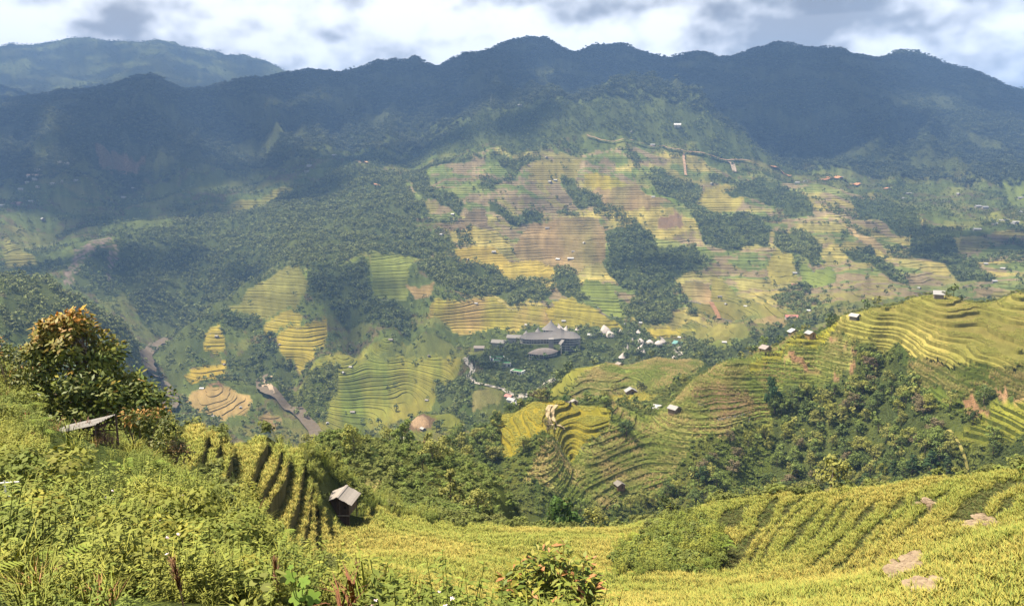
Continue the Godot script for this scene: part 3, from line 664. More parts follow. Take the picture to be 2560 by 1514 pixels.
func land_triangle(p: Array, nn: Array, cc: Array, ff: Array, tri: Array, r: float, out: Dictionary) -> void:
	var n := -1
	var stepped := 0
	for t in tri:
		if ff[t] >= 0 and FIELDS[ff[t]][1] in STEPPED:
			n = ff[t]
			stepped += 1
	if n < 0:
		var kind := "hills"
		if r < 280.0:
			kind = "ground"
		elif r > 2650.0:
			kind = "mountains"
		var b: Array = bucket(out, kind)
		for t in tri:
			b[0].append(p[t])
			b[1].append(nn[t])
			b[2].append(cc[t])
		return
	var s: float = FIELDS[n][2]
	var v := [p[tri[0]], p[tri[1]], p[tri[2]]]
	var w := [1.0, 1.0, 1.0]
	var c := [cc[tri[0]], cc[tri[1]], cc[tri[2]]]
	for q in 3:
		var f: int = ff[tri[q]]
		w[q] = 1.0 if f >= 0 and FIELDS[f][1] in STEPPED else 0.0
		if w[q] == 0.0 or f != n:
			c[q] = c[q] if w[q] > 0.0 else c[(q + 1) % 3].lerp(c[q], .6)
	var lo := minf(v[0].y, minf(v[1].y, v[2].y))
	var hi := maxf(v[0].y, maxf(v[1].y, v[2].y))
	var k0 := level(lo, s)
	var k1 := level(hi, s)
	var levels: bool = FIELDS[n][0] in ["nb", "nr", "dg", "dr"]
	var pal: Array = KINDS[FIELDS[n][1]]
	var slack := .12 if r < 200.0 else (.28 if r < 600.0 else (.45 if r < 1350.0 else .68))
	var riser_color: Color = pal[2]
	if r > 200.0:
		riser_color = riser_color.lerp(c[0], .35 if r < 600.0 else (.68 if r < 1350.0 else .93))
	var down: Vector3 = (nn[tri[0]] + nn[tri[1]] + nn[tri[2]]) * Vector3(1, 0, 1)
	down = down.normalized() if down.length() > .001 else Vector3.BACK
	for k in range(k0, k1 + 1):
		var b: Array = bucket(out, "%d/%d" % [n, k] if levels else str(n))
		var bottom := bound(k, s)
		var top := bound(k + 1, s)
		# cut the triangle to this level
		var poly := []
		for q in 3:
			var a = q
			var e := (q + 1) % 3
			var ya: float = v[a].y
			var ye: float = v[e].y
			if ya >= bottom and ya <= top:
				poly.append([v[a], w[a], c[a]])
			var cuts := [bottom, top] if ye > ya else [top, bottom]
			for y in cuts:
				if (ya < y and ye > y) or (ya > y and ye < y):
					var t: float = (y - ya) / (ye - ya)
					poly.append([v[a].lerp(v[e], t), lerpf(w[a], w[e], t), c[a].lerp(c[e], t)])
		if poly.size() < 3:
			continue
		var tone: float = 1.0 + .16 * sin(k * 12.9898 + n * 4.1) + .08 * sin(k * 5.37)
		var pts := []
		for e in poly:
			var y: float = e[0].y
			var flat := bottom + slack * (y - bottom)
			pts.append([Vector3(e[0].x, lerpf(y, flat, e[1]), e[0].z), e[2] * tone])
		var up := Vector3(0, 1, 0)
		for t in range(1, pts.size() - 1):
			var nor: Vector3 = (pts[t + 1][0] - pts[0][0]).cross(pts[t][0] - pts[0][0])
			if nor.length_squared() < 1e-10:
				continue
			nor = nor.normalized()
			if nor.y < 0.0:
				nor = -nor
			nor = nor.lerp(nn[tri[0]], .12).normalized()
			for e in [pts[0], pts[t], pts[t + 1]]:
				b[0].append(e[0])
				b[1].append(nor)
				b[2].append(e[1])
		# the riser up to the next level
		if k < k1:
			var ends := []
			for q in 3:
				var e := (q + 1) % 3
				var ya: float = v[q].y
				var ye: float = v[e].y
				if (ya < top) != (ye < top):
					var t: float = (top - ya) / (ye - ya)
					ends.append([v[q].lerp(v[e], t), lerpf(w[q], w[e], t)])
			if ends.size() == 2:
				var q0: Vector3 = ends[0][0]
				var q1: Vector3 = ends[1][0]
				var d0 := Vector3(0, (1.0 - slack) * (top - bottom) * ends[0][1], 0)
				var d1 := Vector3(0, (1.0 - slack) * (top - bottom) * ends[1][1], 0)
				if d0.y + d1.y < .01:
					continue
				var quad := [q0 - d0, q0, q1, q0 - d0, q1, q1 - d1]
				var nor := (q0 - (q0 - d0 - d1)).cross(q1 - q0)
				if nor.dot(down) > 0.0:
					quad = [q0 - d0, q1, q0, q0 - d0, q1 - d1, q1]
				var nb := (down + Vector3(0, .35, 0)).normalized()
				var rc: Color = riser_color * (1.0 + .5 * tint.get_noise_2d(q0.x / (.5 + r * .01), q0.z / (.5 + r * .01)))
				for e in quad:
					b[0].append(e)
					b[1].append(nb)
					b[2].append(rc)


func fine_noise(seed_: int, frequency: float, low: float, high: float, size := 512) -> NoiseTexture2D:
	var n := FastNoiseLite.new()
	n.seed = seed_
	n.frequency = frequency
	n.fractal_octaves = 5
	n.fractal_gain = .65
	var t := NoiseTexture2D.new()
	t.width = size
	t.height = size
	t.seamless = true
	t.noise = n
	var g := Gradient.new()
	g.set_color(0, Color(low, low, low))
	g.set_color(1, Color(high, high, high))
	t.color_ramp = g
	return t


func ground_material(scale: float, relief: float) -> StandardMaterial3D:
	var m := StandardMaterial3D.new()
	m.vertex_color_use_as_albedo = true
	m.roughness = .95
	m.metallic_specular = .2
	m.albedo_texture = fine_noise(31, .03, .62, 1.0)
	m.uv1_triplanar = true
	m.uv1_world_triplanar = true
	m.uv1_scale = Vector3.ONE / scale
	m.heightmap_enabled = true
	m.heightmap_texture = fine_noise(32, .04, 0, 1)
	m.heightmap_scale = relief * 100.0
	return m


var field_nodes := {}


func emit_ground(whole: Dictionary) -> void:
	var near := ground_material(3.0, .25)
	var mid := ground_material(38.0, 2.0)
	var far := ground_material(160.0, 14.0)
	var rice_near := ground_material(2.0, .15)
	var rice_mid := ground_material(12.0, .5)
	var count := 0
	var keys := whole.keys()
	keys.sort()
	for key in keys:
		var b: Array = whole[key]
		if b[0].is_empty():
			continue
		count += b[0].size() / 3
		var arrays := []
		arrays.resize(Mesh.ARRAY_MAX)
		arrays[Mesh.ARRAY_VERTEX] = b[0]
		arrays[Mesh.ARRAY_NORMAL] = b[1]
		arrays[Mesh.ARRAY_COLOR] = b[2]
		var mesh := ArrayMesh.new()
		mesh.add_surface_from_arrays(Mesh.PRIMITIVE_TRIANGLES, arrays)
		if mesh.get_surface_count() == 0:
			print("no surface ", key, " ", b[0].size())
			continue
		var o := MeshInstance3D.new()
		o.mesh = mesh
		if key in ["ground", "hills", "mountains"]:
			o.name = key
			o.set_meta("kind", "structure")
			mesh.surface_set_material(0, {"ground": near, "hills": mid, "mountains": far}[key])
			add_child(o, true)
			continue
		var n := int(key.split("/")[0])
		var f: Array = FIELDS[n]
		var close: bool = f[1] == "R"
		mesh.surface_set_material(0, rice_near if close else rice_mid)
		if key.contains("/"):
			if not field_nodes.has(n):
				var base := Node3D.new()
				mark_field(base, n)
				add_child(base, true)
				field_nodes[n] = base
			o.name = "terrace"
			field_nodes[n].add_child(o, true)
		else:
			mark_field(o, n)
			add_child(o, true)
	print("triangles ", count)


func mark_field(o: Node3D, n: int) -> void:
	var f: Array = FIELDS[n]
	o.name = numbered("maize_field" if f[1].begins_with("C") else "rice_terraces")
	o.set_meta("kind", "structure")
	if f[7] != "":
		o.set_meta("label", f[7])


func numbered(called: String) -> String:
	used_names[called] = used_names.get(called, -1) + 1
	return called if used_names[called] == 0 else "%s_%03d" % [called, used_names[called]]


# ---------------------------------------------------------------- shapes

class Shape:
	var v := PackedVector3Array()
	var n := PackedVector3Array()
	var c := PackedColorArray()

	func tri(a: Vector3, b: Vector3, d: Vector3, na: Vector3, nb: Vector3, nd: Vector3, ca: Color, cb: Color, cd: Color) -> void:
		if (d - a).cross(b - a).dot(na + nb + nd) < 0.0:
			tri(a, d, b, na, nd, nb, ca, cd, cb)
			return
		v.append(a)
		v.append(b)
		v.append(d)
		n.append(na)
		n.append(nb)
		n.append(nd)
		c.append(ca)
		c.append(cb)
		c.append(cd)

	func flat(a: Vector3, b: Vector3, d: Vector3, col: Color) -> void:
		var k := (d - a).cross(b - a).normalized()
		tri(a, b, d, k, k, k, col, col, col)

	func quad(a: Vector3, b: Vector3, d: Vector3, e: Vector3, col: Color) -> void:
		flat(a, b, d, col)
		flat(a, d, e, col)

	func leaf(base: Vector3, along: Vector3, across: Vector3, normal: Vector3, c0: Color, c1: Color, droop := 0.0) -> void:
		# a pointed leaf of two bent halves
		var mid := base + along * .5 + across - normal * across.length() * .2
		var mid2 := base + along * .5 - across - normal * across.length() * .2
		var tip := base + along - Vector3(0, droop, 0)
		var spine := base + along * .5
		tri(base, mid, spine, normal, normal, normal, c0, c1, c0)
		tri(spine, mid, tip, normal, normal, normal, c0, c1, c1)
		tri(base, spine, mid2, normal, normal, normal, c0, c0, c1)
		tri(spine, tip, mid2, normal, normal, normal, c0, c1, c1)

	func blade(base: Vector3, lean: Vector3, width: float, normal: Vector3, c0: Color, c1: Color, bend: float) -> void:
		# a grass blade of two joints that bows over
		var side := lean.cross(Vector3.UP)
		side = side.normalized() * width if side.length() > .001 else Vector3(width, 0, 0)
		var a := base + lean * .55
		var b := base + lean + Vector3(lean.x, 0, lean.z) * bend * .6 - Vector3(0, bend * lean.length() * .45, 0)
		tri(base - side, base + side, a + side * .8, normal, normal, normal, c0, c0, c0.lerp(c1, .5))
		tri(base - side, a + side * .8, a - side * .8, normal, normal, normal, c0, c0.lerp(c1, .5), c0.lerp(c1, .5))
		tri(a - side * .8, a + side * .8, b, normal, normal, normal, c0.lerp(c1, .5), c0.lerp(c1, .5), c1)

	func tube(a: Vector3, b: Vector3, ra: float, rb: float, sides: int, col: Color) -> void:
		var d := (b - a).normalized()
		var x := d.cross(Vector3(.31, .2, .93)).normalized()
		var y := d.cross(x)
		for k in sides:
			var p := TAU * k / sides
			var q := TAU * (k + 1) / sides
			var np := x * cos(p) + y * sin(p)
			var nq := x * cos(q) + y * sin(q)
			tri(a + np * ra, b + nq * rb, b + np * rb, np, nq, np, col, col, col)
			tri(a + np * ra, a + nq * ra, b + nq * rb, np, nq, nq, col, col, col)

	func box(t: Transform3D, size: Vector3, col := Color.WHITE) -> void:
		var h := size / 2.0
		for s in [[Vector3.RIGHT, Vector3.UP, Vector3.BACK], [Vector3.UP, Vector3.BACK, Vector3.RIGHT], [Vector3.BACK, Vector3.RIGHT, Vector3.UP]]:
			for g in [1.0, -1.0]:
				var o: Vector3 = s[0] * g * h
				var a: Vector3 = s[1] * h
				var b: Vector3 = s[2] * h * g
				quad(t * (o - a - b), t * (o - a + b), t * (o + a + b), t * (o + a - b), col)

	func mesh(m: Material) -> ArrayMesh:
		var arrays := []
		arrays.resize(Mesh.ARRAY_MAX)
		arrays[Mesh.ARRAY_VERTEX] = v
		arrays[Mesh.ARRAY_NORMAL] = n
		arrays[Mesh.ARRAY_COLOR] = c
		var out := ArrayMesh.new()
		out.add_surface_from_arrays(Mesh.PRIMITIVE_TRIANGLES, arrays)
		out.surface_set_material(0, m)
		return out


func ball(rng: RandomNumberGenerator) -> Vector3:
	while true:
		var p := Vector3(rng.randf_range(-1, 1), rng.randf_range(-1, 1), rng.randf_range(-1, 1))
		if p.length_squared() < 1.0 and p.length_squared() > .01:
			return p
	return Vector3.UP


# ---------------------------------------------------------------- plants

var leaf_stuff: StandardMaterial3D
var bark_stuff: StandardMaterial3D
var tree_far := []
var crowns := {}
var trunks := {}
var rice_shapes := []
var maize_shapes := []
var weed_shapes := {}
var bush_shapes := []
var bush_fine := []


func leafy(thin: float) -> StandardMaterial3D:
	var m := StandardMaterial3D.new()
	m.vertex_color_use_as_albedo = true
	m.roughness = .7
	m.metallic_specular = .3
	m.backlight_enabled = true
	m.backlight = Color(thin, thin * 1.0, thin * .55)
	m.cull_mode = BaseMaterial3D.CULL_DISABLED
	return m


func crown(rng: RandomNumberGenerator, lobes: Array, leaves: int, size: float, dark: float, top := Color(1, 1, 1), long := 1.0, hang := 0.0) -> Shape:
	# leaf clumps over a handful of lobes, lighter and darker lobe by lobe; lobes: [centre, radii]
	var s := Shape.new()
	var total := 0.0
	for l in lobes:
		total += l[1].x * l[1].x + .3 * l[1].y * l[1].y
	for l in lobes:
		var tone := rng.randf_range(.8, 1.2)
		var count := int(leaves * (l[1].x * l[1].x + .3 * l[1].y * l[1].y) / total)
		for k in count:
			var d := ball(rng).normalized()
			if d.y < -.45:
				d.y = -d.y
			var deep := rng.randf_range(.72, 1.08) if rng.randf() < .8 else rng.randf_range(.3, .8)
			var p: Vector3 = l[0] + d * l[1] * deep
			var out: Vector3 = (d / l[1]).normalized()
			var nor: Vector3 = (out + ball(rng) * .45 + Vector3(0, .25, 0)).normalized()
			var along: Vector3 = nor.cross(ball(rng)).normalized()
			along = (along + out * .3 - Vector3(0, hang, 0)).normalized()
			var across: Vector3 = along.cross(nor).normalized()
			var z := size * rng.randf_range(.6, 1.3)
			var w := tone * rng.randf_range(.65, 1.3)
			var tip := clampf((p.y - .55) / .45, 0, 1)
			var col := Color(w * dark, w * dark, w * dark) * Color(1, 1, 1).lerp(top, tip * tip)
			s.leaf(p - along * z * long * .5, along * z * long, across * z * .32, nor, col * .85, col)
	return s


func prepare_plants() -> void:
	leaf_stuff = leafy(.5)
	bark_stuff = StandardMaterial3D.new()
	bark_stuff.vertex_color_use_as_albedo = true
	bark_stuff.roughness = .9
	var rng := RandomNumberGenerator.new()
	rng.seed = 77
	for k in 5:
		var lobes := [[Vector3(0, .55, 0), Vector3(.3, .4, .3)]]
		for q in 5:
			var a := rng.randf() * TAU
			lobes.append([Vector3(cos(a) * .24, rng.randf_range(.35, .8), sin(a) * .24), Vector3.ONE * rng.randf_range(.16, .26)])
		var s := crown(rng, lobes, 44, .24, 1.0)
		s.tube(Vector3.ZERO, Vector3(0, .6, 0), .03, .015, 4, Color(.8, .7, .6))
		tree_far.append(s.mesh(leaf_stuff))
	# nearer trees, one unit tall
	for k in 3:
		var lobes := [[Vector3(0, .6, 0), Vector3(.26, .3, .26)]]
		for q in 9:
			var a := rng.randf() * TAU
			var y := rng.randf_range(.3, .85)
			var d := .30 * sqrt(1.0 - absf(y - .5) * 1.3)
			lobes.append([Vector3(cos(a) * d, y, sin(a) * d), Vector3.ONE * rng.randf_range(.12, .2) * Vector3(1, .85, 1)])
		crowns["round%d" % k] = crown(rng, lobes, 520, .085, 1.0).mesh(leaf_stuff)
		var t := Shape.new()
		limbs(t, rng, lobes, .028)
		trunks["round%d" % k] = t.mesh(bark_stuff)
	for k in 2:
		var lobes := []
		for q in 12:
			var a := rng.randf() * TAU
			var y := rng.randf_range(.25, .95)
			var d := rng.randf_range(.1, .34) * (1.15 - y * .45)
			lobes.append([Vector3(cos(a) * d, y * .92, sin(a) * d), Vector3(.11, .17, .11)])
		crowns["bamboo%d" % k] = crown(rng, lobes, 650, .075, 1.0, Color(1.1, 1.1, .9), 1.3, .6).mesh(leaf_stuff)
		var t := Shape.new()
		for q in 16:
			var a := rng.randf() * TAU
			t.tube(Vector3(cos(a) * .06, 0, sin(a) * .06), Vector3(cos(a) * .2, .8, sin(a) * .2), .007, .003, 4, Color(.16, .2, .06))
		trunks["bamboo%d" % k] = t.mesh(bark_stuff)
	for k in 2:
		var lobes := []
		for q in 26:
			var y := rng.randf_range(.22, .97)
			var a := q * 2.4
			var d := (1.0 - y) * .36 * rng.randf_range(.5, 1.0) + .01
			lobes.append([Vector3(cos(a) * d, y, sin(a) * d), Vector3(.085, .06, .085) * (1.25 - y * .6)])
		crowns["pine%d" % k] = crown(rng, lobes, 620, .07, 1.0, Color(1, 1, 1), 1.4, -.3).mesh(leaf_stuff)
		var t := Shape.new()
		t.tube(Vector3.ZERO, Vector3(0, .95, 0), .022, .005, 6, Color(.14, .1, .07))
		for l in lobes:
			t.tube(Vector3(0, l[0].y - .04, 0), l[0], .006, .003, 3, Color(.14, .1, .07))
		trunks["pine%d" % k] = t.mesh(bark_stuff)
	for k in 3:
		var lobes := []
		for q in 6:
			var a := rng.randf() * TAU
			lobes.append([Vector3(cos(a) * .3, rng.randf_range(.2, .6), sin(a) * .3), Vector3(.3, .26, .3) * rng.randf_range(.7, 1.1)])
		bush_shapes.append(crown(rng, lobes, 150, .2, 1.0).mesh(leaf_stuff))
	for k in 4:
		var s := Shape.new()
		for q in 16:
			var a := rng.randf() * TAU
			var lean := Vector3(cos(a) * rng.randf_range(.08, .36), rng.randf_range(.6, .92), sin(a) * rng.randf_range(.08, .36))
			var nor := (Vector3(lean.x, .9, lean.z) + ball(rng) * .3).normalized()
			var ear := rng.randf() < .6
			var w := rng.randf_range(.75, 1.2)
			var low := Color(.40, .60, .55) * w
			var tip := Color(1.12, 1.02, .8) * w if ear else Color(.72, .95, .8) * w
			s.blade(Vector3(cos(a) * .05, 0, sin(a) * .05), lean, .018 if not ear else .024, nor, low, tip, .55 if ear else .25)
		rice_shapes.append(s.mesh(leafy(.45)))
	for k in 3:
		var s := Shape.new()
		for q in 3:
			var a := rng.randf() * TAU
			var foot := Vector3(cos(a), 0, sin(a)) * rng.randf_range(0, .3)
			var high := rng.randf_range(.7, 1.2)
			s.tube(foot, foot + Vector3(rng.randf_range(-.2, .2), high, rng.randf_range(-.2, .2)), .03, .015, 3, Color(1.2, 1.0, .8))
			for l in 5:
				var b := rng.randf() * TAU
				s.blade(foot + Vector3(0, high * rng.randf_range(.3, .95), 0), Vector3(cos(b) * .4, rng.randf_range(-.1, .3), sin(b) * .4), .05, Vector3(cos(b) * .3, 1, sin(b) * .3).normalized(), Color(1, 1, 1), Color(1.2, 1.05, .85), .6)
		maize_shapes.append(s.mesh(leaf_stuff))


func limbs(t: Shape, rng: RandomNumberGenerator, lobes: Array, thick: float) -> void:
	var col := Color(.13, .10, .075)
	var bend := Vector3(rng.randf_range(-.03, .03), .28, rng.randf_range(-.03, .03))
	t.tube(Vector3(0, -.03, 0), bend, thick, thick * .75, 7, col)
	t.tube(bend, Vector3(0, .6, 0), thick * .75, thick * .4, 6, col)
	for l in lobes:
		var from := bend.lerp(Vector3(0, .6, 0), rng.randf())
		t.tube(from, l[0], thick * .38, thick * .12, 4, col)


func seen_at(a: float, r: float, h: float) -> bool:
	var i := clampi(int((a - grid_a[0]) / (grid_a[1] - grid_a[0])), 0, grid_a.size() - 1)
	var lo := 0
	var hi := grid_r.size() - 1
	while hi - lo > 1:
		var m := (lo + hi) / 2
		if grid_r[m] < r:
			lo = m
		else:
			hi = m
	return h / r >= skyline[maxi(lo - 1, 0)][i]


const TONES := [Color(.080, .115, .040), Color(.145, .170, .052), Color(.13, .165, .042)]


func plant_slopes() -> void:
	# walk the grid cell by cell; each row gives [trees, bushes, rice, maize]
	var rows := grid_r.size() - 1
	var da := grid_a[1] - grid_a[0]
	var found := spread(func(j: int) -> Array:
		var rng := RandomNumberGenerator.new()
		rng.seed = 1000 + j
		var out := [[], [], [], [], []]
		var r0 := grid_r[j]
		var dr := grid_r[j + 1] - r0
		if r0 < 20.0:
			return out
		for i in grid_a.size() - 1:
			var a := grid_a[i] + da * .5
			var r := r0 + dr * .5
			var h: float = grid_h[j][i]
			if (h + 12.0) / r < skyline[maxi(j - 1, 0)][i]:
				continue
			var n := field_at(a, r)
			var area := r * da * dr
			var kind: String = FIELDS[n][1] if n >= 0 else ""
			var trees := 0.0
			var bushes := 0.0
			var tone := 0
			if n >= 0:
				trees = FIELDS[n][5] * .01
				if kind == "F" and r > 560.0:
					trees *= clampf(.75 + 2.2 * tint.get_noise_2d(r * sin(a) / 55.0, r * cos(a) / 55.0), .12, 1.25)
				tone = FIELDS[n][6]
				if kind == "S":
					bushes = 18.0 * .01 if r > 200.0 else .55
				elif kind == "F" and r < 560.0:
					bushes = 5.0 * .01
				elif kind == "X" or kind == "O":
					trees = .0006 if r > 900.0 else 0.0
				elif kind == "M":
					trees = .0012
			else:
				var x := r * sin(a)
				var z := -r * cos(a)
				var wood := tint.get_noise_2d(x / 170.0 + 7.0, z / 170.0)
				tone = 0 if wood > .1 else 1
				if r > 2600.0:
					trees = .006 * (1.0 if r < 5000.0 else .08) * (.12 if tint.get_noise_2d(x / 330.0 + 3.0, z / 330.0) > .17 else 1.0)
				elif r > 560.0:
					trees = clampf(.006 + wood * .06, .003, .024)
				elif r > 52.0:
					trees = clampf(.004 + wood * .04, .002, .02)
					bushes = 12.0 * .01 if r > 220.0 else .5
			if n >= 0 and kind == "X":
				var x := r * sin(a)
				var z := -r * cos(a)
				var wood := gully.get_noise_2d(x / 420.0 + 3.0, z / 700.0)
				if wood > .62:
					trees = .02
					tone = 0
			if r > 60.0 and r < 76.0 and absf(a - -0.2264) < .024:
				trees = 0.0
				bushes *= .12
			if r > 1000.0 and r < 1112.0 and a > 0.0040 and a < 0.0960:
				trees *= .3
			for q in [[0, trees], [1, bushes], [2, 26.0 if kind == "R" else (1.6 if r < 560.0 and n >= 0 and FIELDS[n][0] in ["dg", "dr", "dr4", "dgs", "e3"] else 0.0)], [3, .85 if kind.begins_with("C") and r < 760.0 else 0.0]]:
				var want: float = q[1] * area
				if q[0] == 2:
					want *= (clampf(55.0 / r, .55, 1.0) if kind == "R" else 1.0)
				var count := int(want) + (1 if rng.randf() < want - floorf(want) else 0)
				for k in count:
					var a1 := a + da * rng.randf_range(-.5, .5)
					var r1 := r + dr * rng.randf_range(-.5, .5)
					var y := ground_y(a1, r1)
					if q[0] == 2:
						var step: float = FIELDS[n][2]
						var y0 := hill(a1, r1)
						var lv := level(y0, step)
						var f := (y0 - bound(lv, step)) / (bound(lv + 1, step) - bound(lv, step))
						if kind == "R" and field_at(a1, r1) == n and f > .42 and rng.randf() < .4:
							out[4].append([a1, r1, y, 0, 0.0, n])
						if field_at(a1, r1) != n or f > lerpf(.68, .44, ramp(a1, .17, .3)) + .1 * tint.get_noise_2d(a1 * 60.0, r1 * .2) or f < .04:
							continue
					if seen_at(a1, r1, y + (9.0 if q[0] == 0 else 2.0)):
						out[q[0]].append([a1, r1, y, tone, rng.randf(), n])
		return out, rows)
	var sets := [[], [], [], [], []]
	for f in found:
		for k in 5:
			sets[k].append_array(f[k])
	print("trees %d bushes %d rice %d maize %d" % [sets[0].size(), sets[1].size(), sets[2].size(), sets[3].size()])
	set_trees(sets[0])
	var greens := [Color(.10, .14, .034), Color(.15, .18, .04), Color(.14, .19, .038)]
	scatter("undergrowth", "low green undergrowth and shrubs on the slopes and gullies", bush_shapes, sets[1], func(t: Array, rng: RandomNumberGenerator) -> Array:
		var s := rng.randf_range(1.1, 2.6) * (1.0 if t[1] > 200.0 else .7)
		var c: Color = greens[t[3]].lerp(Color(.16, .17, .05), rng.randf() * rng.randf())
		return [Vector3(s, s * rng.randf_range(.7, 1.1), s), c * rng.randf_range(.75, 1.25), -.1])
	scatter("rice_crop", "ripe golden rice plants standing on the near terraces", rice_shapes, sets[2], func(t: Array, rng: RandomNumberGenerator) -> Array:
		var x: float = t[1] * sin(t[0])
		var z: float = -t[1] * cos(t[0])
		var k := clampf(.5 + tint.get_noise_2d(x / 16.0, z / 16.0) * 1.7, 0, 1)
		var c := Color(.43, .35, .10).lerp(Color(.33, .325, .08), k)
		var s := rng.randf_range(.75, 1.1)
		if t[1] > 200.0:
			c = c.lerp(Color(.40, .36, .10), .6)
			s *= 1.7
			return [Vector3(s, s * .45, s), c * rng.randf_range(.75, 1.25), -.03]
		return [Vector3(s * .85, s * .66, s * .85), c * rng.randf_range(.85, 1.15), -.03])
	scatter("terrace_grass", "short olive grass on the banks between the near rice terraces", rice_shapes, sets[4], func(_t: Array, rng: RandomNumberGenerator) -> Array:
		var s := rng.randf_range(.7, 1.2)
		return [Vector3(s * .9, s * .26, s * .9), Color(.10, .13, .035).lerp(Color(.20, .18, .07), rng.randf()) * rng.randf_range(.8, 1.2), -.03])
	scatter("maize_stubble", "rows of dry and half green maize stalks on the middle spur", maize_shapes, sets[3], func(t: Array, rng: RandomNumberGenerator) -> Array:
		var x: float = t[1] * sin(t[0])
		var z: float = -t[1] * cos(t[0])
		var k := clampf(.5 + tint.get_noise_2d(x / 30.0, z / 30.0) * 2.0, 0, 1)
		var c := Color(.36, .28, .13).lerp(Color(.15, .20, .04), k)
		var s := rng.randf_range(.8, 1.5)
		return [Vector3(s, s * .9, s), c * rng.randf_range(.8, 1.2), 0.0])


func scatter(called: String, label: String, meshes: Array, places: Array, look: Callable, category := "plants") -> void:
	var rng := RandomNumberGenerator.new()
	rng.seed = 5
	for k in meshes.size():
		var mine := []
		for t in range(k, places.size(), meshes.size()):
			mine.append(places[t])
		if mine.is_empty():
			continue
		var mm := MultiMesh.new()
		mm.transform_format = MultiMesh.TRANSFORM_3D
		mm.use_colors = true
		mm.mesh = meshes[k]
		mm.instance_count = mine.size()
		for q in mine.size():
			var t: Array = mine[q]
			var l: Array = look.call(t, rng)
			var b := Basis(Vector3.UP, rng.randf() * TAU).scaled_local(l[0])
			mm.set_instance_transform(q, Transform3D(b, Vector3(t[1] * sin(t[0]), t[2] + l[2], -t[1] * cos(t[0]))))
			mm.set_instance_color(q, l[1])
		var o := MultiMeshInstance3D.new()
		o.name = numbered(called)
		o.multimesh = mm
		o.set_meta("kind", "stuff")
		o.set_meta("label", label)
		o.set_meta("category", category)
		add_child(o, true)


func set_trees(all: Array) -> void:
	var far := []
	var wide := []
	var near := []
	for t in all:
		if t[1] > 2600.0:
			wide.append(t)
		elif t[1] > 560.0:
			far.append(t)
		else:
			near.append(t)
	scatter("mountain_forest", "dark forest covering the mountain range", tree_far, wide, func(t: Array, rng: RandomNumberGenerator) -> Array:
		var s := rng.randf_range(11, 20)
		var c := Color(.045, .065, .028).lerp(Color(.10, .12, .045), rng.randf() * rng.randf())
		return [Vector3(s * 1.15, s * .8, s * 1.15), c, -s * .12], "forest")
	scatter("valley_forest", "woods and scattered trees on the valley sides", tree_far, far, func(t: Array, rng: RandomNumberGenerator) -> Array:
		var s := rng.randf_range(5.0, 12.0) if t[5] >= 0 or rng.randf() < .4 else rng.randf_range(2.2, 4.5)
		var c: Color = TONES[t[3]].lerp(TONES[1], rng.randf() * .8) * rng.randf_range(.6, 1.5)
		return [Vector3(s, s * rng.randf_range(.85, 1.15), s), c, -s * .08], "forest")
	# the nearer trees one by one, the largest in view first
	var rng := RandomNumberGenerator.new()
	rng.seed = 41
	for t in near:
		t.append(rng.randf_range(5.0, 8.5) if t[1] > 250.0 else rng.randf_range(3.2, 6.0))
	near.sort_custom(func(a, b): return a[6] / a[1] > b[6] / b[1])
	var looks := [["olive", Color(.22, .225, .055)], ["dark", Color(.095, .135, .035)], ["mid green", Color(.155, .205, .045)], ["grey brown", Color(.16, .13, .07)], ["yellowish", Color(.22, .23, .045)]]
	var named := []
	var materials := []
	for l in looks:
		materials.append(tinted(l[1]))
	var rest := []
	for k in near.size():
		var t: Array = near[k]
		if k >= 285:
			rest.append(t)
			continue
		var pick := rng.randf()
		var l := 0 if pick < .3 else (1 if pick < .6 else (2 if pick < .85 else (3 if pick < .92 else 4)))
		var key: String = FIELDS[t[5]][0] if t[5] >= 0 else ""
		var kind := "round%d" % rng.randi_range(0, 2)
		if key == "fn" and rng.randf() < .25:
			kind = "pine%d" % rng.randi_range(0, 1)
		elif rng.randf() < .06:
			kind = "bamboo%d" % rng.randi_range(0, 1)
		var form := "tree" if kind.begins_with("round") else ("young pine" if kind.begins_with("pine") else "bamboo clump")
		var where: String = {"df": "gully wood", "df2": "grassy slope by gully", "df3": "right edge wood", "fc": "clump by golden knoll", "fn": "bushes behind plank hut", "ds": "scrub under golden knoll"}.get(key, "slope past rice rim")
		var high := "tall" if t[6] / t[1] > .024 else ("" if t[6] / t[1] > .015 else "small")
		var o := tree(kind, materials[l], Vector3(t[1] * sin(t[0]), t[2] - .1, -t[1] * cos(t[0])), t[6], "", "trees of " + where, rng)
		named.append([o, ("%s %s %s" % [high, looks[l][0], form]).strip_edges(), where, t[0], t[1]])
	# say where in its wood each stands
	var zones := {}
	for e in named:
		if not zones.has(e[2]):
			zones[e[2]] = []
		zones[e[2]].append(e)
	var same := {}
	for z in zones:
		var list: Array = zones[z]
		for axis in [3, 4]:
			list.sort_custom(func(a, b): return a[axis] < b[axis])
			for k in list.size():
				list[k].append(3 * k / list.size())
		for e in list:
			var spot: String = [["lower", "middle", "upper"][e[6]], ["left", "centre", "right"][e[5]]][0] + " " + ["left", "centre", "right"][e[5]]
			var text := "%s, %s of %s" % [e[1], spot, z]
			if not same.has(text):
				same[text] = []
			same[text].append(e)
	for text in same:
		single_out(text, same[text])
	scatter("slope_trees", "smaller trees between the larger ones on the near slopes", tree_far, rest, func(t: Array, r2: RandomNumberGenerator) -> Array:
		var s: float = t[6]
		var c: Color = looks[r2.randi_range(0, 2)][1] * r2.randf_range(.8, 1.2)
		return [Vector3(s, s, s), c, -s * .05], "trees")


const ORDER := ["first", "second", "third", "fourth", "fifth", "sixth", "seventh", "eighth", "ninth", "tenth", "eleventh", "twelfth", "thirteenth", "fourteenth", "fifteenth", "sixteenth", "seventeenth", "eighteenth", "nineteenth"]


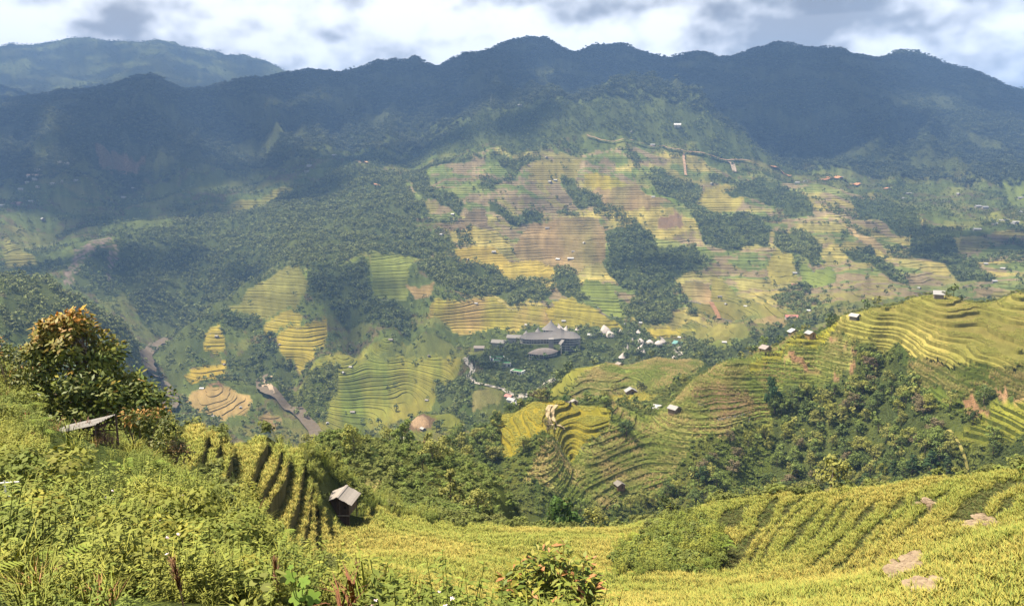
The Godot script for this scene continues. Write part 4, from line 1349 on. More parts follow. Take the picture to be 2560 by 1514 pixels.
func single_out(text: String, list: Array) -> void:
	# list: [node, ..., bearing at 3]; alike ones are told apart by their order from the left
	list.sort_custom(func(a, b): return a[3] < b[3])
	for k in list.size():
		list[k][0].set_meta("label", text if list.size() == 1 else "%s, %s from left" % [text, ORDER[mini(k, 18)]])


var tints := {}


func tinted(c: Color) -> StandardMaterial3D:
	if not tints.has(c):
		var m: StandardMaterial3D = leaf_stuff.duplicate()
		m.albedo_color = c.linear_to_srgb()
		tints[c] = m
	return tints[c]


var tree_models := {}


func tree(kind: String, leaves: Material, at: Vector3, high: float, label: String, group: String, rng: RandomNumberGenerator, wide := 1.0) -> Node3D:
	var called: String = {"r": "tree", "b": "bamboo_clump", "p": "pine_tree"}[kind[0]]
	var key := "%s %d" % [kind, leaves.get_instance_id()]
	var o: Node3D
	if tree_models.has(key):
		o = tree_models[key].duplicate()
	else:
		o = Node3D.new()
		var t := MeshInstance3D.new()
		t.name = "trunk"
		t.mesh = trunks[kind]
		o.add_child(t, true)
		var c := MeshInstance3D.new()
		c.name = "crown"
		c.mesh = crowns[kind]
		c.material_override = leaves
		o.add_child(c, true)
		tree_models[key] = o
	o.name = numbered(called)
	add_child(o, true)
	o.transform = Transform3D(Basis(Vector3.UP, rng.randf() * TAU).scaled_local(Vector3(high * wide, high, high * wide) * Vector3(rng.randf_range(.85, 1.2), 1, rng.randf_range(.85, 1.2))), at)
	tag(o, label, "bamboo" if kind[0] == "b" else "tree", group)
	return o


func tag(o: Node3D, label: String, category: String, group := "") -> Node3D:
	o.set_meta("label", label)
	o.set_meta("category", category)
	if group != "":
		o.set_meta("group", group)
	return o


func thing(called: String, label: String, category: String, at: Vector3, turn := 0.0, group := "") -> Node3D:
	var o := Node3D.new()
	o.name = numbered(called)
	add_child(o, true)
	o.position = at
	o.rotation.y = turn
	return tag(o, label, category, group)


func part(o: Node3D, called: String, s: Shape, m: Material) -> MeshInstance3D:
	var p := MeshInstance3D.new()
	p.name = called
	p.mesh = s.mesh(m)
	o.add_child(p, true)
	return p


# ---------------------------------------------------------------- clouds

func hang_clouds() -> void:
	# broken cumulus high over the valley; what they shade on the ground is given as x, z, height, half width, half depth, puffs, size
	var rng := RandomNumberGenerator.new()
	rng.seed = 9
	var m := StandardMaterial3D.new()
	m.albedo_color = Color(.93, .93, .94)
	m.roughness = 1.0
	m.metallic_specular = 0.0
	m.backlight_enabled = true
	m.backlight = Color(.95, .95, .95)
	var lump := SphereMesh.new()
	lump.radius = 1.0
	lump.height = 1.3
	lump.radial_segments = 16
	lump.rings = 8
	lump.material = m
	for c in [[0, -3950, 300, 3700, 1300, 300, 190], [-1250, -2350, 0, 950, 420, 80, 95], [-760, -1620, -200, 230, 190, 15, 50], [-275, -1370, -220, 110, 110, 7, 36], [-45, -1060, -260, 80, 60, 5, 30], [250, -1530, -170, 120, 90, 6, 36], [900, -1500, -170, 430, 220, 16, 55], [-200, -2450, 50, 500, 150, 14, 70]]:
		var mm := MultiMesh.new()
		mm.transform_format = MultiMesh.TRANSFORM_3D
		mm.mesh = lump
		mm.instance_count = c[5]
		for k in c[5]:
			var p := ball(rng) * pow(rng.randf(), .25)
			p = p.normalized() * minf(p.length(), 1.0)
			var ground := Vector3(c[0] + p.x * c[3], c[2], c[1] + p.z * c[4])
			var at: Vector3 = ground + SUN.normalized() * (9000.0 + rng.randf_range(-60, 60) - c[2]) / SUN.normalized().y
			var s: float = c[6] * rng.randf_range(.5, 1.1)
			mm.set_instance_transform(k, Transform3D(Basis(Vector3.UP, rng.randf() * TAU).scaled_local(Vector3(s * 1.3, s * .6, s)), at))
		var o := MultiMeshInstance3D.new()
		o.name = numbered("cloud")
		o.multimesh = mm
		o.set_meta("kind", "structure")
		add_child(o, true)


# ---------------------------------------------------------------- river, roads

func ribbon(called: String, label: String, places: Array, half: float, m: Material, lift: float, col: Color, level := false) -> void:
	# a strip laid along [bearing, distance, bearing, distance ...]
	var curve := Curve3D.new()
	var pts := []
	for k in range(0, places.size(), 2):
		pts.append(point(places[k], places[k + 1]))
	for k in pts.size():
		var a: Vector3 = pts[maxi(k - 1, 0)]
		var b: Vector3 = pts[mini(k + 1, pts.size() - 1)]
		var d := (b - a) / 6.0
		curve.add_point(pts[k], -d, d)
	curve.bake_interval = maxf(half * .5, 1.0)
	var line := curve.get_baked_points()
	var s := Shape.new()
	var edges := []
	for k in line.size():
		var d: Vector3 = line[mini(k + 1, line.size() - 1)] - line[maxi(k - 1, 0)]
		var side := Vector3(d.z, 0, -d.x).normalized() * half * (1.0 + .18 * wave.get_noise_1d(k * .11))
		var row := []
		for q in [-1.0, -.5, 0.0, .5, 1.0]:
			var p: Vector3 = line[k] + side * q
			var y := ground_y(atan2(p.x, -p.z), Vector2(p.x, p.z).length())
			if level:
				y = ground_y(atan2(line[k].x, -line[k].z), Vector2(line[k].x, line[k].z).length())
			row.append(Vector3(p.x, y + lift, p.z))
		if not level:
			var top: float = maxf(row[1].y, maxf(row[2].y, row[3].y))
			for q in 5:
				row[q].y = lerpf(row[q].y, top, .6)
		edges.append(row)
	for k in edges.size() - 1:
		for q in 4:
			var c := col * (1.0 + .18 * tint.get_noise_2d(edges[k][q].x / 6.0, edges[k][q].z / 6.0))
			s.quad(edges[k][q], edges[k + 1][q], edges[k + 1][q + 1], edges[k][q + 1], c)
	var o := MeshInstance3D.new()
	o.name = numbered(called)
	o.mesh = s.mesh(m)
	o.set_meta("kind", "structure")
	o.set_meta("label", label)
	add_child(o, true)


func water_and_roads() -> void:
	var water := StandardMaterial3D.new()
	water.vertex_color_use_as_albedo = true
	water.roughness = .6
	water.metallic_specular = .25
	water.heightmap_enabled = true
	water.heightmap_texture = fine_noise(50, .03, 0, 1)
	water.heightmap_scale = 60
	water.uv1_triplanar = true
	water.uv1_world_triplanar = true
	water.uv1_scale = Vector3.ONE / 24.0
	var dust := ground_material(9.0, .15)
	ribbon("river", "muddy brown river coming out of the dark gorge", [-419.0, 1547.9, -430.2, 1514.2, -440.7, 1437.8, -447.5, 1372.6, -443.9, 1172.1, -434.6, 1198.9, -426.5, 1177.1, -422.3, 1121.8, -425.5, 1049.4], 10.5, water, 2.6, Color(.115, .092, .066))
	ribbon("river", "lower bend of the brown river below the grassy hill", [-309.5, 1200.7, -316.7, 1190.7, -311.9, 1089.1, -294.9, 1059.5, -279.6, 1039.2, -267.7, 1008.7, -256.7, 983.1, -253.6, 957.2], 8.0, water, 2.6, Color(.12, .096, .068))
	ribbon("gravel_bank", "pale gravel bank in the river bend", [-303.2, 1193.1, -313.2, 1192.2, -313.6, 1141.0, -304.4, 1065.5], 2.8, dust, 3.2, Color(.5, .39, .28))
	ribbon("gravel_bank", "pale shingle along the upper river", [-422.3, 1538.7, -447.2, 1401.0, -446.4, 1207.2], 5, dust, 2.0, Color(.45, .34, .25))
	var pale := Color(.46, .43, .38)
	ribbon("road", "concrete road bending past the resort", [-53.8, 1112.2, -60.8, 1088.3, -57.6, 1039.9, -51.3, 1013.5, -52.4, 995.7, -56.2, 982.8, -50.4, 954.3, -38.2, 932.1, -23.2, 918.0, -13.1, 912.1, -2.9, 892.1, 6.2, 868.2, 13.2, 828.5], 3.6, dust, .8, pale)
	ribbon("road", "pale forecourt where the road forks below the resort", [18.5, 892.2, 13.7, 880.1, 7.2, 872.0], 7, dust, .95, pale)
	ribbon("road", "straight pale lane running up behind the low spur", [36.1, 916.5, 46.7, 943.7, 56.2, 966.2], 4, dust, .9, pale * 1.1)
	ribbon("road", "curved concrete road under the bare dome", [-140.4, 751.4, -151.1, 742.7, -159.7, 727.0, -163.5, 715.3], 3.4, dust, .9, pale * 1.15)
	ribbon("road", "white zigzag drive among the trees right of the round roofs", [217.7, 1094.1, 210.3, 1073.3, 217.5, 1049.1, 211.1, 1038.4, 205.1, 1026.6], 3.6, dust, 1.2, pale * 1.2)
	var straw := Color(.58, .46, .28)
	ribbon("track", "left one of two pale tracks down the golden knoll", [52.3, 379.4, 48.0, 371.9, 47.0, 364.1, 50.3, 357.4, 57.9, 355.7], 1.0, dust, .6, straw)
	ribbon("track", "right one of two pale tracks down the golden knoll", [58.7, 379.6, 53.9, 372.3, 53.5, 365.8, 57.8, 361.5, 69.2, 362.8], .9, dust, .6, straw)
	ribbon("path", "yellow path climbing the right hand terraces", [517.1, 340.6, 524.7, 340.6, 536.8, 331.4, 546.4, 323.8], .55, dust, .3, Color(.34, .31, .10))
	ribbon("road", "red earth road cut across the foot of the mountain", [92.8, 2357.0, 124.0, 2334.1, 153.9, 2360.2, 171.3, 2379.2, 193.6, 2359.4, 210.8, 2356.1, 232.7, 2373.5, 261.7, 2402.3, 286.5, 2405.2, 299.8, 2406.7], 3.6, dust, 7.0, Color(.44, .28, .19))
	ribbon("landslip", "thin scar dropping from the red road", [210.8, 2353.9, 211.6, 2313.6, 214.6, 2237.5], 3.5, dust, 3.0, Color(.50, .34, .22))
	ribbon("landslip", "short spill of soil below the red road", [264.1, 2404.0, 269.0, 2391.9, 272.2, 2346.5], 6, dust, 3.0, Color(.42, .34, .26))
	ribbon("landslip", "orange cutting on the red road, middle stretch", [311.9, 2436.5, 323.1, 2454.2, 337.1, 2449.5], 9, dust, 4.0, Color(.60, .30, .16))
	ribbon("landslip", "long orange cutting on the red road, right stretch", [364.0, 2387.0, 377.8, 2413.0, 395.6, 2456.2, 413.1, 2491.9], 10, dust, 4.0, Color(.60, .30, .16))
	ribbon("landslip", "small orange cutting at the right end of the red road", [437.2, 2410.9, 446.6, 2427.4], 6, dust, 4.0, Color(.58, .3, .17))
	ribbon("path", "red brown path down the dark terraces", [250.5, 1335.5, 255.9, 1279.6, 261.3, 1208.9], 3.4, dust, 2.5, Color(.32, .18, .10))
	ribbon("path", "orange path over the left wooded ridge", [-194.0, 2468.0, -186.2, 2378.5, -178.9, 2320.4], 4, dust, 5.0, Color(.55, .36, .2))
	ribbon("landslip", "small orange scar among the trees of the left ridge", [-171.7, 2089.0, -163.8, 2092.2], 5, dust, 4.0, Color(.55, .28, .15))


# ---------------------------------------------------------------- buildings

var plain_paint: StandardMaterial3D
var wood: StandardMaterial3D
var tin: StandardMaterial3D


func painted(rough: float, metal := 0.0, grain := 0.0) -> StandardMaterial3D:
	var m := StandardMaterial3D.new()
	m.vertex_color_use_as_albedo = true
	m.roughness = rough
	m.metallic = metal
	if grain > 0.0:
		m.albedo_texture = fine_noise(60, .05, .6, 1.0, 256)
		m.uv1_triplanar = true
		m.uv1_scale = Vector3(grain, grain * .15, grain)
	return m


func gable_roof(o: Node3D, w: float, d: float, eave: float, rise: float, over: float, col: Color, m: Material, planks: int, rng: RandomNumberGenerator) -> void:
	# ridge along local z; planks run down the slope or along it
	for side in [-1.0, 1.0]:
		var run := w / 2.0 + over
		var drop := rise * run / (w / 2.0)
		var down := Vector3(side * run, -drop, 0)
		var nrm := Vector3(side * drop, run, 0).normalized()
		if planks <= 1:
			var s := Shape.new()
			slab(s, Vector3(0, eave + rise, 0), down, d + over * 2, .06 + w * .012, nrm, col)
			part(o, "roof_panel", s, m)
			continue
		var seen := Shape.new()
		for k in planks:
			var s := Shape.new()
			var a := float(k) / planks
			var b := float(k + 1) / planks - .004
			var lift := nrm * (.015 + .02 * rng.randf())
			slab(s, Vector3(0, eave + rise, rng.randf_range(-.05, .05)) + down * a + lift, down * (b - a + .02), d + over * 2, .03, (nrm + Vector3(side * .03, 0, 0)).normalized(), col * rng.randf_range(.75, 1.12))
			part(o, "roof_plank", s, m)


func slab(s: Shape, top: Vector3, down: Vector3, long: float, thick: float, nrm: Vector3, col: Color) -> void:
	var z := Vector3(0, 0, long / 2.0)
	var t := nrm * thick
	var a := top - z
	var b := top + z
	var c := top + z + down
	var d := top - z + down
	if nrm.dot((c - a).cross(b - a)) < 0:
		var e := a
		a = b
		b = e
		e = c
		c = d
		d = e
	s.quad(a + t, b + t, c + t, d + t, col)
	s.quad(a, d, c, b, col * .8)
	for e in [[a, b], [b, c], [c, d], [d, a]]:
		s.quad(e[0], e[1], e[1] + t, e[0] + t, col * .9)


func hut(called: String, label: String, bearing: float, dist: float, w: float, d: float, eave: float, turn: float, roof: Color, wall: Color, rng: RandomNumberGenerator, category := "hut", group := "", stilts := .0) -> Node3D:
	var at := point(bearing, dist)
	var o := thing(called, label, category, at, turn, group)
	var s := Shape.new()
	var foot := -.6 - w * .12
	s.box(Transform3D(Basis(), Vector3(0, (eave + foot + stilts) / 2, 0)), Vector3(w, eave - foot - stilts, d), wall)
	# gable ends
	var rise := w * .28
	for z in [-d / 2, d / 2]:
		s.flat(Vector3(-w / 2, eave, z), Vector3(0, eave + rise, z), Vector3(w / 2, eave, z), wall)
	part(o, "wall", s, wood)
	if stilts > 0.0:
		for x in [-.45, .45]:
			for z in [-.45, .45]:
				var p := Shape.new()
				p.tube(Vector3(x * w, foot, z * d), Vector3(x * w, stilts, z * d), .07, .07, 6, wall * .8)
				part(o, "post", p, wood)
	var door := Shape.new()
	door.box(Transform3D(Basis(), Vector3(w * .12, (eave + stilts) * .48, d / 2 + .02)), Vector3(w * .24, (eave - stilts) * .8, .04), wall * .35)
	part(o, "door", door, wood)
	gable_roof(o, w, d, eave, rise, w * .13, roof, tin, 1, rng)
	return o


func cone_roof(called: String, label: String, bearing: float, dist: float, wide: float, high: float, lean: Vector2, dome: bool, up: float, group: String, col := Color(.46, .42, .39)) -> void:
	# a thatched hat: flared cone or low dome, its tip pulled to one side, over a ring of wall
	var at := point(bearing, dist)
	var o := thing(called, label, "pavilion", at, 0.0, group)
	var s := Shape.new()
	var sides := 20
	var rings := 9
	var grid := []
	for k in rings + 1:
		var f := float(k) / rings
		var r := wide / 2 * ((1.0 - f * f) if dome else pow(1.0 - f, 1.5)) + .04
		var y := up + high * f
		var row := []
		for q in sides + 1:
			var a := TAU * q / sides
			var rr := r * (1.0 + .015 * sin(q * 5.0))
			row.append(Vector3(cos(a) * rr + lean.x * f * f, y, sin(a) * rr + lean.y * f * f))
		grid.append(row)
	for k in rings:
		for q in sides:
			s.quad(grid[k][q], grid[k + 1][q], grid[k + 1][q + 1], grid[k][q + 1], col * (.93 + .07 * sin(q * 2.1 + k * 1.3)))
	part(o, "thatched_roof", s, plain_paint)
	var w := Shape.new()
	for q in sides:
		var a := TAU * q / sides
		var b := TAU * (q + 1) / sides
		var r := wide * .4
		var c := Color(.5, .46, .4) if q % 2 else Color(.06, .06, .06)
		w.quad(Vector3(cos(a) * r, -3, sin(a) * r), Vector3(cos(a) * r, up + .3, sin(a) * r), Vector3(cos(b) * r, up + .3, sin(b) * r), Vector3(cos(b) * r, -3, sin(b) * r), c)
	part(o, "wall", w, plain_paint)


func buildings() -> void:
	var rng := RandomNumberGenerator.new()
	rng.seed = 17
	plain_paint = painted(.9)
	wood = painted(.85, 0.0, 1.2)
	tin = painted(.6, 0.0, .8)
	plank_hut(rng)
	var grey := Color(.42, .41, .40)
	var white := Color(.42, .42, .43)
	var brown := Color(.20, .13, .08)
	var tan := Color(.33, .24, .15)
	# bearing, distance, width, depth, eave, turn, roof, wall
	hut("hut", "brown wooden hut alone in the maize above the foreground rice", 143.1, 331.6, 3.4, 3.6, 2.6, .35, Color(.22, .20, .18), Color(.28, .15, .08), rng, "hut", "", .8)
	hut("hut", "grey roofed hut with lean to on the maize ridge", 210.4, 392.4, 4.2, 4.4, 2.2, .7, Color(.36, .35, .35), tan, rng)
	hut("hut", "grey hut beside the little tree at the edge of the maize", 189.2, 416.7, 4.6, 3.4, 1.6, 1.1, Color(.55, .55, .56), tan, rng)
	hut("shed", "long shed with a bright tin roof below the round dark tree", 154.7, 550.1, 7.0, 4.5, 2.2, .1, white, tan, rng, "shed")
	hut("hut", "small brown hut on the crest of the low spur", 139.3, 625.8, 4.5, 4.5, 2.6, .5, Color(.34, .29, .25), tan, rng)
	hut("hut", "dark roofed hut beside the banana plants on the golden knoll", 73.1, 387.4, 2.6, 3, 1.7, .8, Color(.23, .2, .18), brown, rng)
	hut("hut", "pale grey hut right of the banana plants", 81.6, 398.1, 3, 2.4, 1.6, .2, Color(.4, .37, .34), tan, rng)
	hut("hut", "white roofed hut with orange planks above the maize", 369.1, 467.3, 4.2, 4, 2.4, .3, white, Color(.5, .3, .1), rng)
	hut("hut", "weathered hut at the left end of the golden staircase", 417.0, 472.3, 4.2, 4.2, 2.3, .6, Color(.5, .48, .46), Color(.3, .26, .2), rng)
	hut("hut", "white roofed hut standing on the skyline of the right spur", 501.7, 483.9, 5.4, 4.6, 2.8, 1.15, white, Color(.33, .27, .22), rng)
	hut("shed", "low brown shed half hidden on the ridge of the maize spur", 318.5, 453.5, 5, 4, 1.8, .5, Color(.36, .3, .28), tan, rng, "shed")
	hut("shed", "pale shed behind the trees near the top of the ridge path", 349.7, 473.8, 5, 3, 1.6, .2, Color(.6, .62, .66), tan, rng, "shed")
	var sheds := [[43.0, 2200.8, "white shed at the edge of the upper woods"], [54.5, 2076.2, "white shed at the lower edge of the high tan field, right one"], [47.8, 2060.0, "white shed at the lower edge of the high tan field, left one"], [44.7, 1768.9, "grey shed at the left of the wide brown field"], [91.3, 1651.9, "pale shed in the middle of the wide brown field"], [78.0, 1616.2, "grey shed just below the middle of the brown field"], [59.0, 1592.3, "long low tin roof at the foot of the brown field"], [74.5, 1565.1, "low tin roof right of the long one under the brown field"], [245.7, 2194.6, "white shed on the gold field by the gully"], [176.2, 1983.6, "tiny white shed beside the green gully"], [218.0, 1377.4, "grey shed at the foot of the striped brown field"], [261.0, 1373.1, "grey shed on the dark olive terraces"], [268.8, 1321.8, "white shed low on the dark olive terraces"], [292.2, 1282.1, "small pale shed far right on the olive terraces"], [167.7, 1343.8, "brown shed over the valley woods"], [347.1, 1521.1, "white shed right of the square gold field"], [481.7, 1375.5, "white shed alone on the dark field over the right spur"], [544.1, 1580.1, "white shed below the wood far right"], [560.6, 1557.2, "grey shed on the far right ridge"], [553.7, 1360.0, "white shed at the lower far right"], [511.7, 2423.7, "white house on the wooded knob far right"], [-74.8, 1825.4, "pale shed in the brown plot above the knoll"], [-89.1, 1679.4, "white roof at the edge of the lit woods"], [-23.1, 1594.2, "little house on top of the sunlit gold knoll"], [-55.9, 1529.9, "shed on the slope of the gold knoll"], [-45.9, 1351.6, "grey shed in the meadow above the striped terraces"], [18.7, 1246.8, "grey shed in the terraces left of the big grey roof"], [66.6, 1254.4, "white shed with a tree in the gold terraces"], [144.8, 1216.0, "white shed at the bottom of the gold terraces"], [164.9, 1221.7, "pale house where the valley narrows"], [214.2, 1148.5, "pale shed in the olive terraces beyond the pavilions"], [268.8, 992.8, "grey shed on the pale green knoll"], [-107.7, 1117.4, "dark shed on the meadow top of the round hill"], [-207.4, 1106.3, "grey shed with a tree on the left flank of the round hill"], [-216.8, 1089.0, "white tin shed on the left flank of the round hill"], [-206.8, 996.2, "dark shed in the terraces of the round hill"], [-239.1, 986.4, "white shed at the foot of the round hill"], [-111.3, 989.5, "dark shed at the right foot of the round hill"], [-117.3, 747.9, "grey shed beside the bare soil ring"], [-156.1, 1180.4, "dark shed on the left shoulder of the round hill"], [-292.9, 1273.0, "grey shed in the square gold field"], [-365.6, 1336.6, "dark shed in the narrow gold terraces"], [-358.5, 1256.3, "dark shed above the bright gold terraces"], [-386.1, 1149.8, "pale shed on the river spur"], [-343.2, 1064.8, "white shed in the harvested terraces"], [-375.3, 1028.1, "grey shed at the bottom of the harvested terraces"], [365.8, 1164.1, "pale shed over the trees of the ridge"], [9.8, 2593.3, "white house high on the dark mountain foot"], [147.5, 2434.3, "white hut left of the large mountain house"], [-444.1, 2646.0, "white house on the dark left slope"], [-535.6, 2314.6, "long pale shed below the left village"], [-218.4, 2534.7, "white house behind the left wooded ridge"]]
	var left_ones := []
	var right_ones := []
	var kinds := 0
	for e in sheds:
		var k := kinds % 4
		kinds += 1
		var big: float = clampf(e[1] / 1500.0, .75, 1.6) * .78
		var word: String = e[2]
		var roof := white if word.contains("white") else (Color(.6, .6, .6) if word.contains("pale") or word.contains("tin") else (Color(.2, .18, .17) if word.contains("dark") or word.contains("brown") else grey))
		hut("house" if word.contains("house") else "shed", word, e[0], e[1], (5.0 + k * .6) * big, (6.0 + k) * big * (1.6 if word.contains("long") else 1.0), 2.6 * big, [.3, 1.2, .7, 1.5][k], roof, Color(.3, .26, .22), rng, "house" if word.contains("house") else "shed")
	hut("house", "house with a red roof beside the reddish knoll", 346.4, 1135.8, 8, 16, 3, 1.5, Color(.55, .22, .17), Color(.5, .45, .4), rng, "house")
	hut("house", "small red roofed house in the light green plots", 347.5, 1423.5, 6, 8, 3, 1.3, Color(.5, .2, .15), Color(.5, .45, .4), rng, "house")
	hut("house", "large white house high under the mountain forest", 202.4, 2486.4, 14, 18, 7, 1.4, Color(.75, .72, .7), Color(.7, .62, .5), rng, "house")
	hut("house", "long orange and white house in the left village", -539.1, 2685.8, 12, 44, 5, 1.5, Color(.62, .42, .3), Color(.6, .55, .5), rng, "house")
	hut("house", "red earth coloured house low in the left village", -557.7, 2429.3, 12, 22, 5, 1.4, Color(.42, .22, .17), Color(.4, .25, .2), rng, "house")
	for q in [[-560.4, 2801.2], [-514.4, 2737.4], [-507.9, 2737.0], [-536.4, 2717.8], [-553.3, 2556.7], [-546.5, 2596.1], [-539.8, 2592.2], [-537.6, 2551.3], [-523.1, 2547.9], [-514.4, 2570.1], [-501.0, 2576.1], [-560.8, 2473.5], [-545.1, 2459.8], [-571.3, 2415.6], [-454.9, 2562.7], [-251.7, 2442.1], [-248.7, 2480.9]]:
		left_ones.append([null, 0, 0, q[0]])
		left_ones[-1][0] = hut("house", "small pale roofed house of the far left villages", q[0], q[1], 7, rng.randf_range(8, 16), 3.5, 1.5 + rng.randf_range(-.5, .5), white * rng.randf_range(.7, 1.0), Color(.45, .42, .38), rng, "house", "houses in the far left hillside villages")
	for q in [[569.6, 2515.0], [565.4, 2037.7], [548.5, 1985.4], [498.4, 1937.3], [532.7, 1909.3], [458.3, 2379.1], [462.9, 2452.7], [531.5, 2260.9], [538.1, 2257.1], [571.1, 2205.4], [555.3, 2102.5], [559.0, 2101.6], [567.8, 2069.9], [173.6, 2403.4], [343.4, 2346.0], [353.1, 2399.1], [390.8, 2526.6]]:
		right_ones.append([null, 0, 0, q[0]])
		right_ones[-1][0] = hut("house", "small pale roofed house of the far right valley", q[0], q[1], 7, rng.randf_range(8, 15), 3.5, 1.5 + rng.randf_range(-.5, .5), white * rng.randf_range(.7, 1.0), Color(.45, .42, .38), rng, "house", "houses scattered along the far right valley")
	single_out("small pale roofed house of the far left villages", left_ones)
	single_out("small pale roofed house of the far right valley", right_ones)
	hut("house", "house with a red roof by the road fork", -4.0, 869.5, 6, 8, 3, .9, Color(.5, .16, .14), Color(.6, .58, .55), rng, "house")
	hut("house", "white house by the road fork, upper one", -0.3, 853.1, 6, 9, 3.2, .9, white, Color(.7, .7, .7), rng, "house")
	hut("house", "white house by the road fork, lower one", 4.0, 836.6, 5.5, 7, 3, .9, white, Color(.7, .7, .7), rng, "house")
	tower()
	resort(rng)


func tower() -> void:
	var o := thing("lattice_tower", "small lattice tower on the grassy mountain shoulder", "tower", point(-26.0, 2664.9))
	for x in [-1.0, 1.0]:
		for z in [-1.0, 1.0]:
			var s := Shape.new()
			s.tube(Vector3(x * 3, -3, z * 3), Vector3(x * .6, 24, z * .6), .35, .25, 4, Color(.4, .4, .4))
			part(o, "leg", s, plain_paint)
	var s := Shape.new()
	for k in 5:
		var y := 3.0 + k * 4.5
		var r := lerpf(3, .6, (y + 3) / 27.0)
		s.tube(Vector3(-r, y, -r), Vector3(r, y + 2, -r), .2, .2, 4, Color(.4, .4, .4))
		s.tube(Vector3(-r, y, r), Vector3(r, y + 2, r), .2, .2, 4, Color(.4, .4, .4))
	part(o, "brace", s, plain_paint)


func plank_hut(rng: RandomNumberGenerator) -> void:
	var at := point(-225.2, 72.7)
	var o := thing("plank_hut", "small plank hut with a pale board roof between terraces and bushes", "hut", at, -.12)
	o.rotation.z = -.02
	var w := 2.15
	var d := 2.3
	var eave := 2.05
	var rise := .52
	var dark := Color(.115, .07, .045)
	for k in 9:
		var s := Shape.new()
		var x := lerpf(-w / 2, w / 2, (k + .5) / 9)
		var top := eave + rise * (1.0 - absf(x) / (w / 2)) - .06
		s.box(Transform3D(Basis(), Vector3(x, (top + .75) / 2, d / 2 + rng.randf_range(0, .015))), Vector3(w / 9 - .012, top - .75, .025), dark * rng.randf_range(.75, 1.3))
		part(o, "wall_board", s, wood)
		s = Shape.new()
		s.box(Transform3D(Basis(), Vector3(x, (top + .75) / 2, -d / 2)), Vector3(w / 9 - .012, top - .75, .025), dark * rng.randf_range(.75, 1.3))
		part(o, "wall_board", s, wood)
	for side in [-1.0, 1.0]:
		for k in 9:
			var s := Shape.new()
			var z := lerpf(-d / 2, d / 2, (k + .5) / 9)
			s.box(Transform3D(Basis(), Vector3(side * w / 2, (eave + .75) / 2, z)), Vector3(.025, eave - .75, d / 9 - .012), Color(.16, .10, .06) * rng.randf_range(.75, 1.3))
			part(o, "wall_board", s, wood)
	var floor_ := Shape.new()
	floor_.box(Transform3D(Basis(), Vector3(0, .72, 0)), Vector3(w, .05, d), dark)
	part(o, "floor", floor_, wood)
	for x in [-w / 2, w / 2]:
		for z in [-d / 2, d / 2]:
			var s := Shape.new()
			s.tube(Vector3(x, -1.0, z), Vector3(x, eave, z), .055, .05, 7, Color(.14, .09, .06))
			part(o, "post", s, wood)
	for k in 7:
		var s := Shape.new()
		s.box(Transform3D(Basis(), Vector3(lerpf(-w / 2, w / 2, (k + .5) / 7), .1, d / 2 - .12)), Vector3(w / 7 - .015, 1.2, .025), Color(.16, .09, .06) * rng.randf_range(.7, 1.2))
		part(o, "base_board", s, wood)
	var pole := Shape.new()
	pole.tube(Vector3(-w * .32, .70, d / 2 + .10), Vector3(w / 2 + .04, .80, d / 2 + .08), .045, .04, 7, Color(.55, .47, .38))
	part(o, "pole", pole, wood)
	var prop := Shape.new()
	prop.tube(Vector3(-w * .22, .76, d / 2 + .12), Vector3(-w * .42, .2, d / 2 + .4), .03, .03, 6, Color(.5, .43, .35))
	part(o, "prop", prop, wood)
	var shut := Shape.new()
	shut.box(Transform3D(Basis(), Vector3(w * .33, 1.55, d / 2 + .035)), Vector3(.22, .26, .02), Color(.02, .015, .01))
	part(o, "opening", shut, wood)
	var batten := Shape.new()
	batten.box(Transform3D(Basis(), Vector3(w * .09, 1.5, d / 2 + .04)), Vector3(.06, 1.3, .03), Color(.24, .18, .13))
	part(o, "batten", batten, wood)
	gable_roof(o, w, d, eave, rise, .32, Color(.41, .375, .345), wood, 7, rng)
	var cap := Shape.new()
	for side in [-1.0, 1.0]:
		cap.box(Transform3D(Basis(Vector3.BACK, side * -.42), Vector3(side * .07, eave + rise + .075, 0)), Vector3(.17, .02, d + .7), Color(.42, .38, .35))
	part(o, "ridge_board", cap, wood)


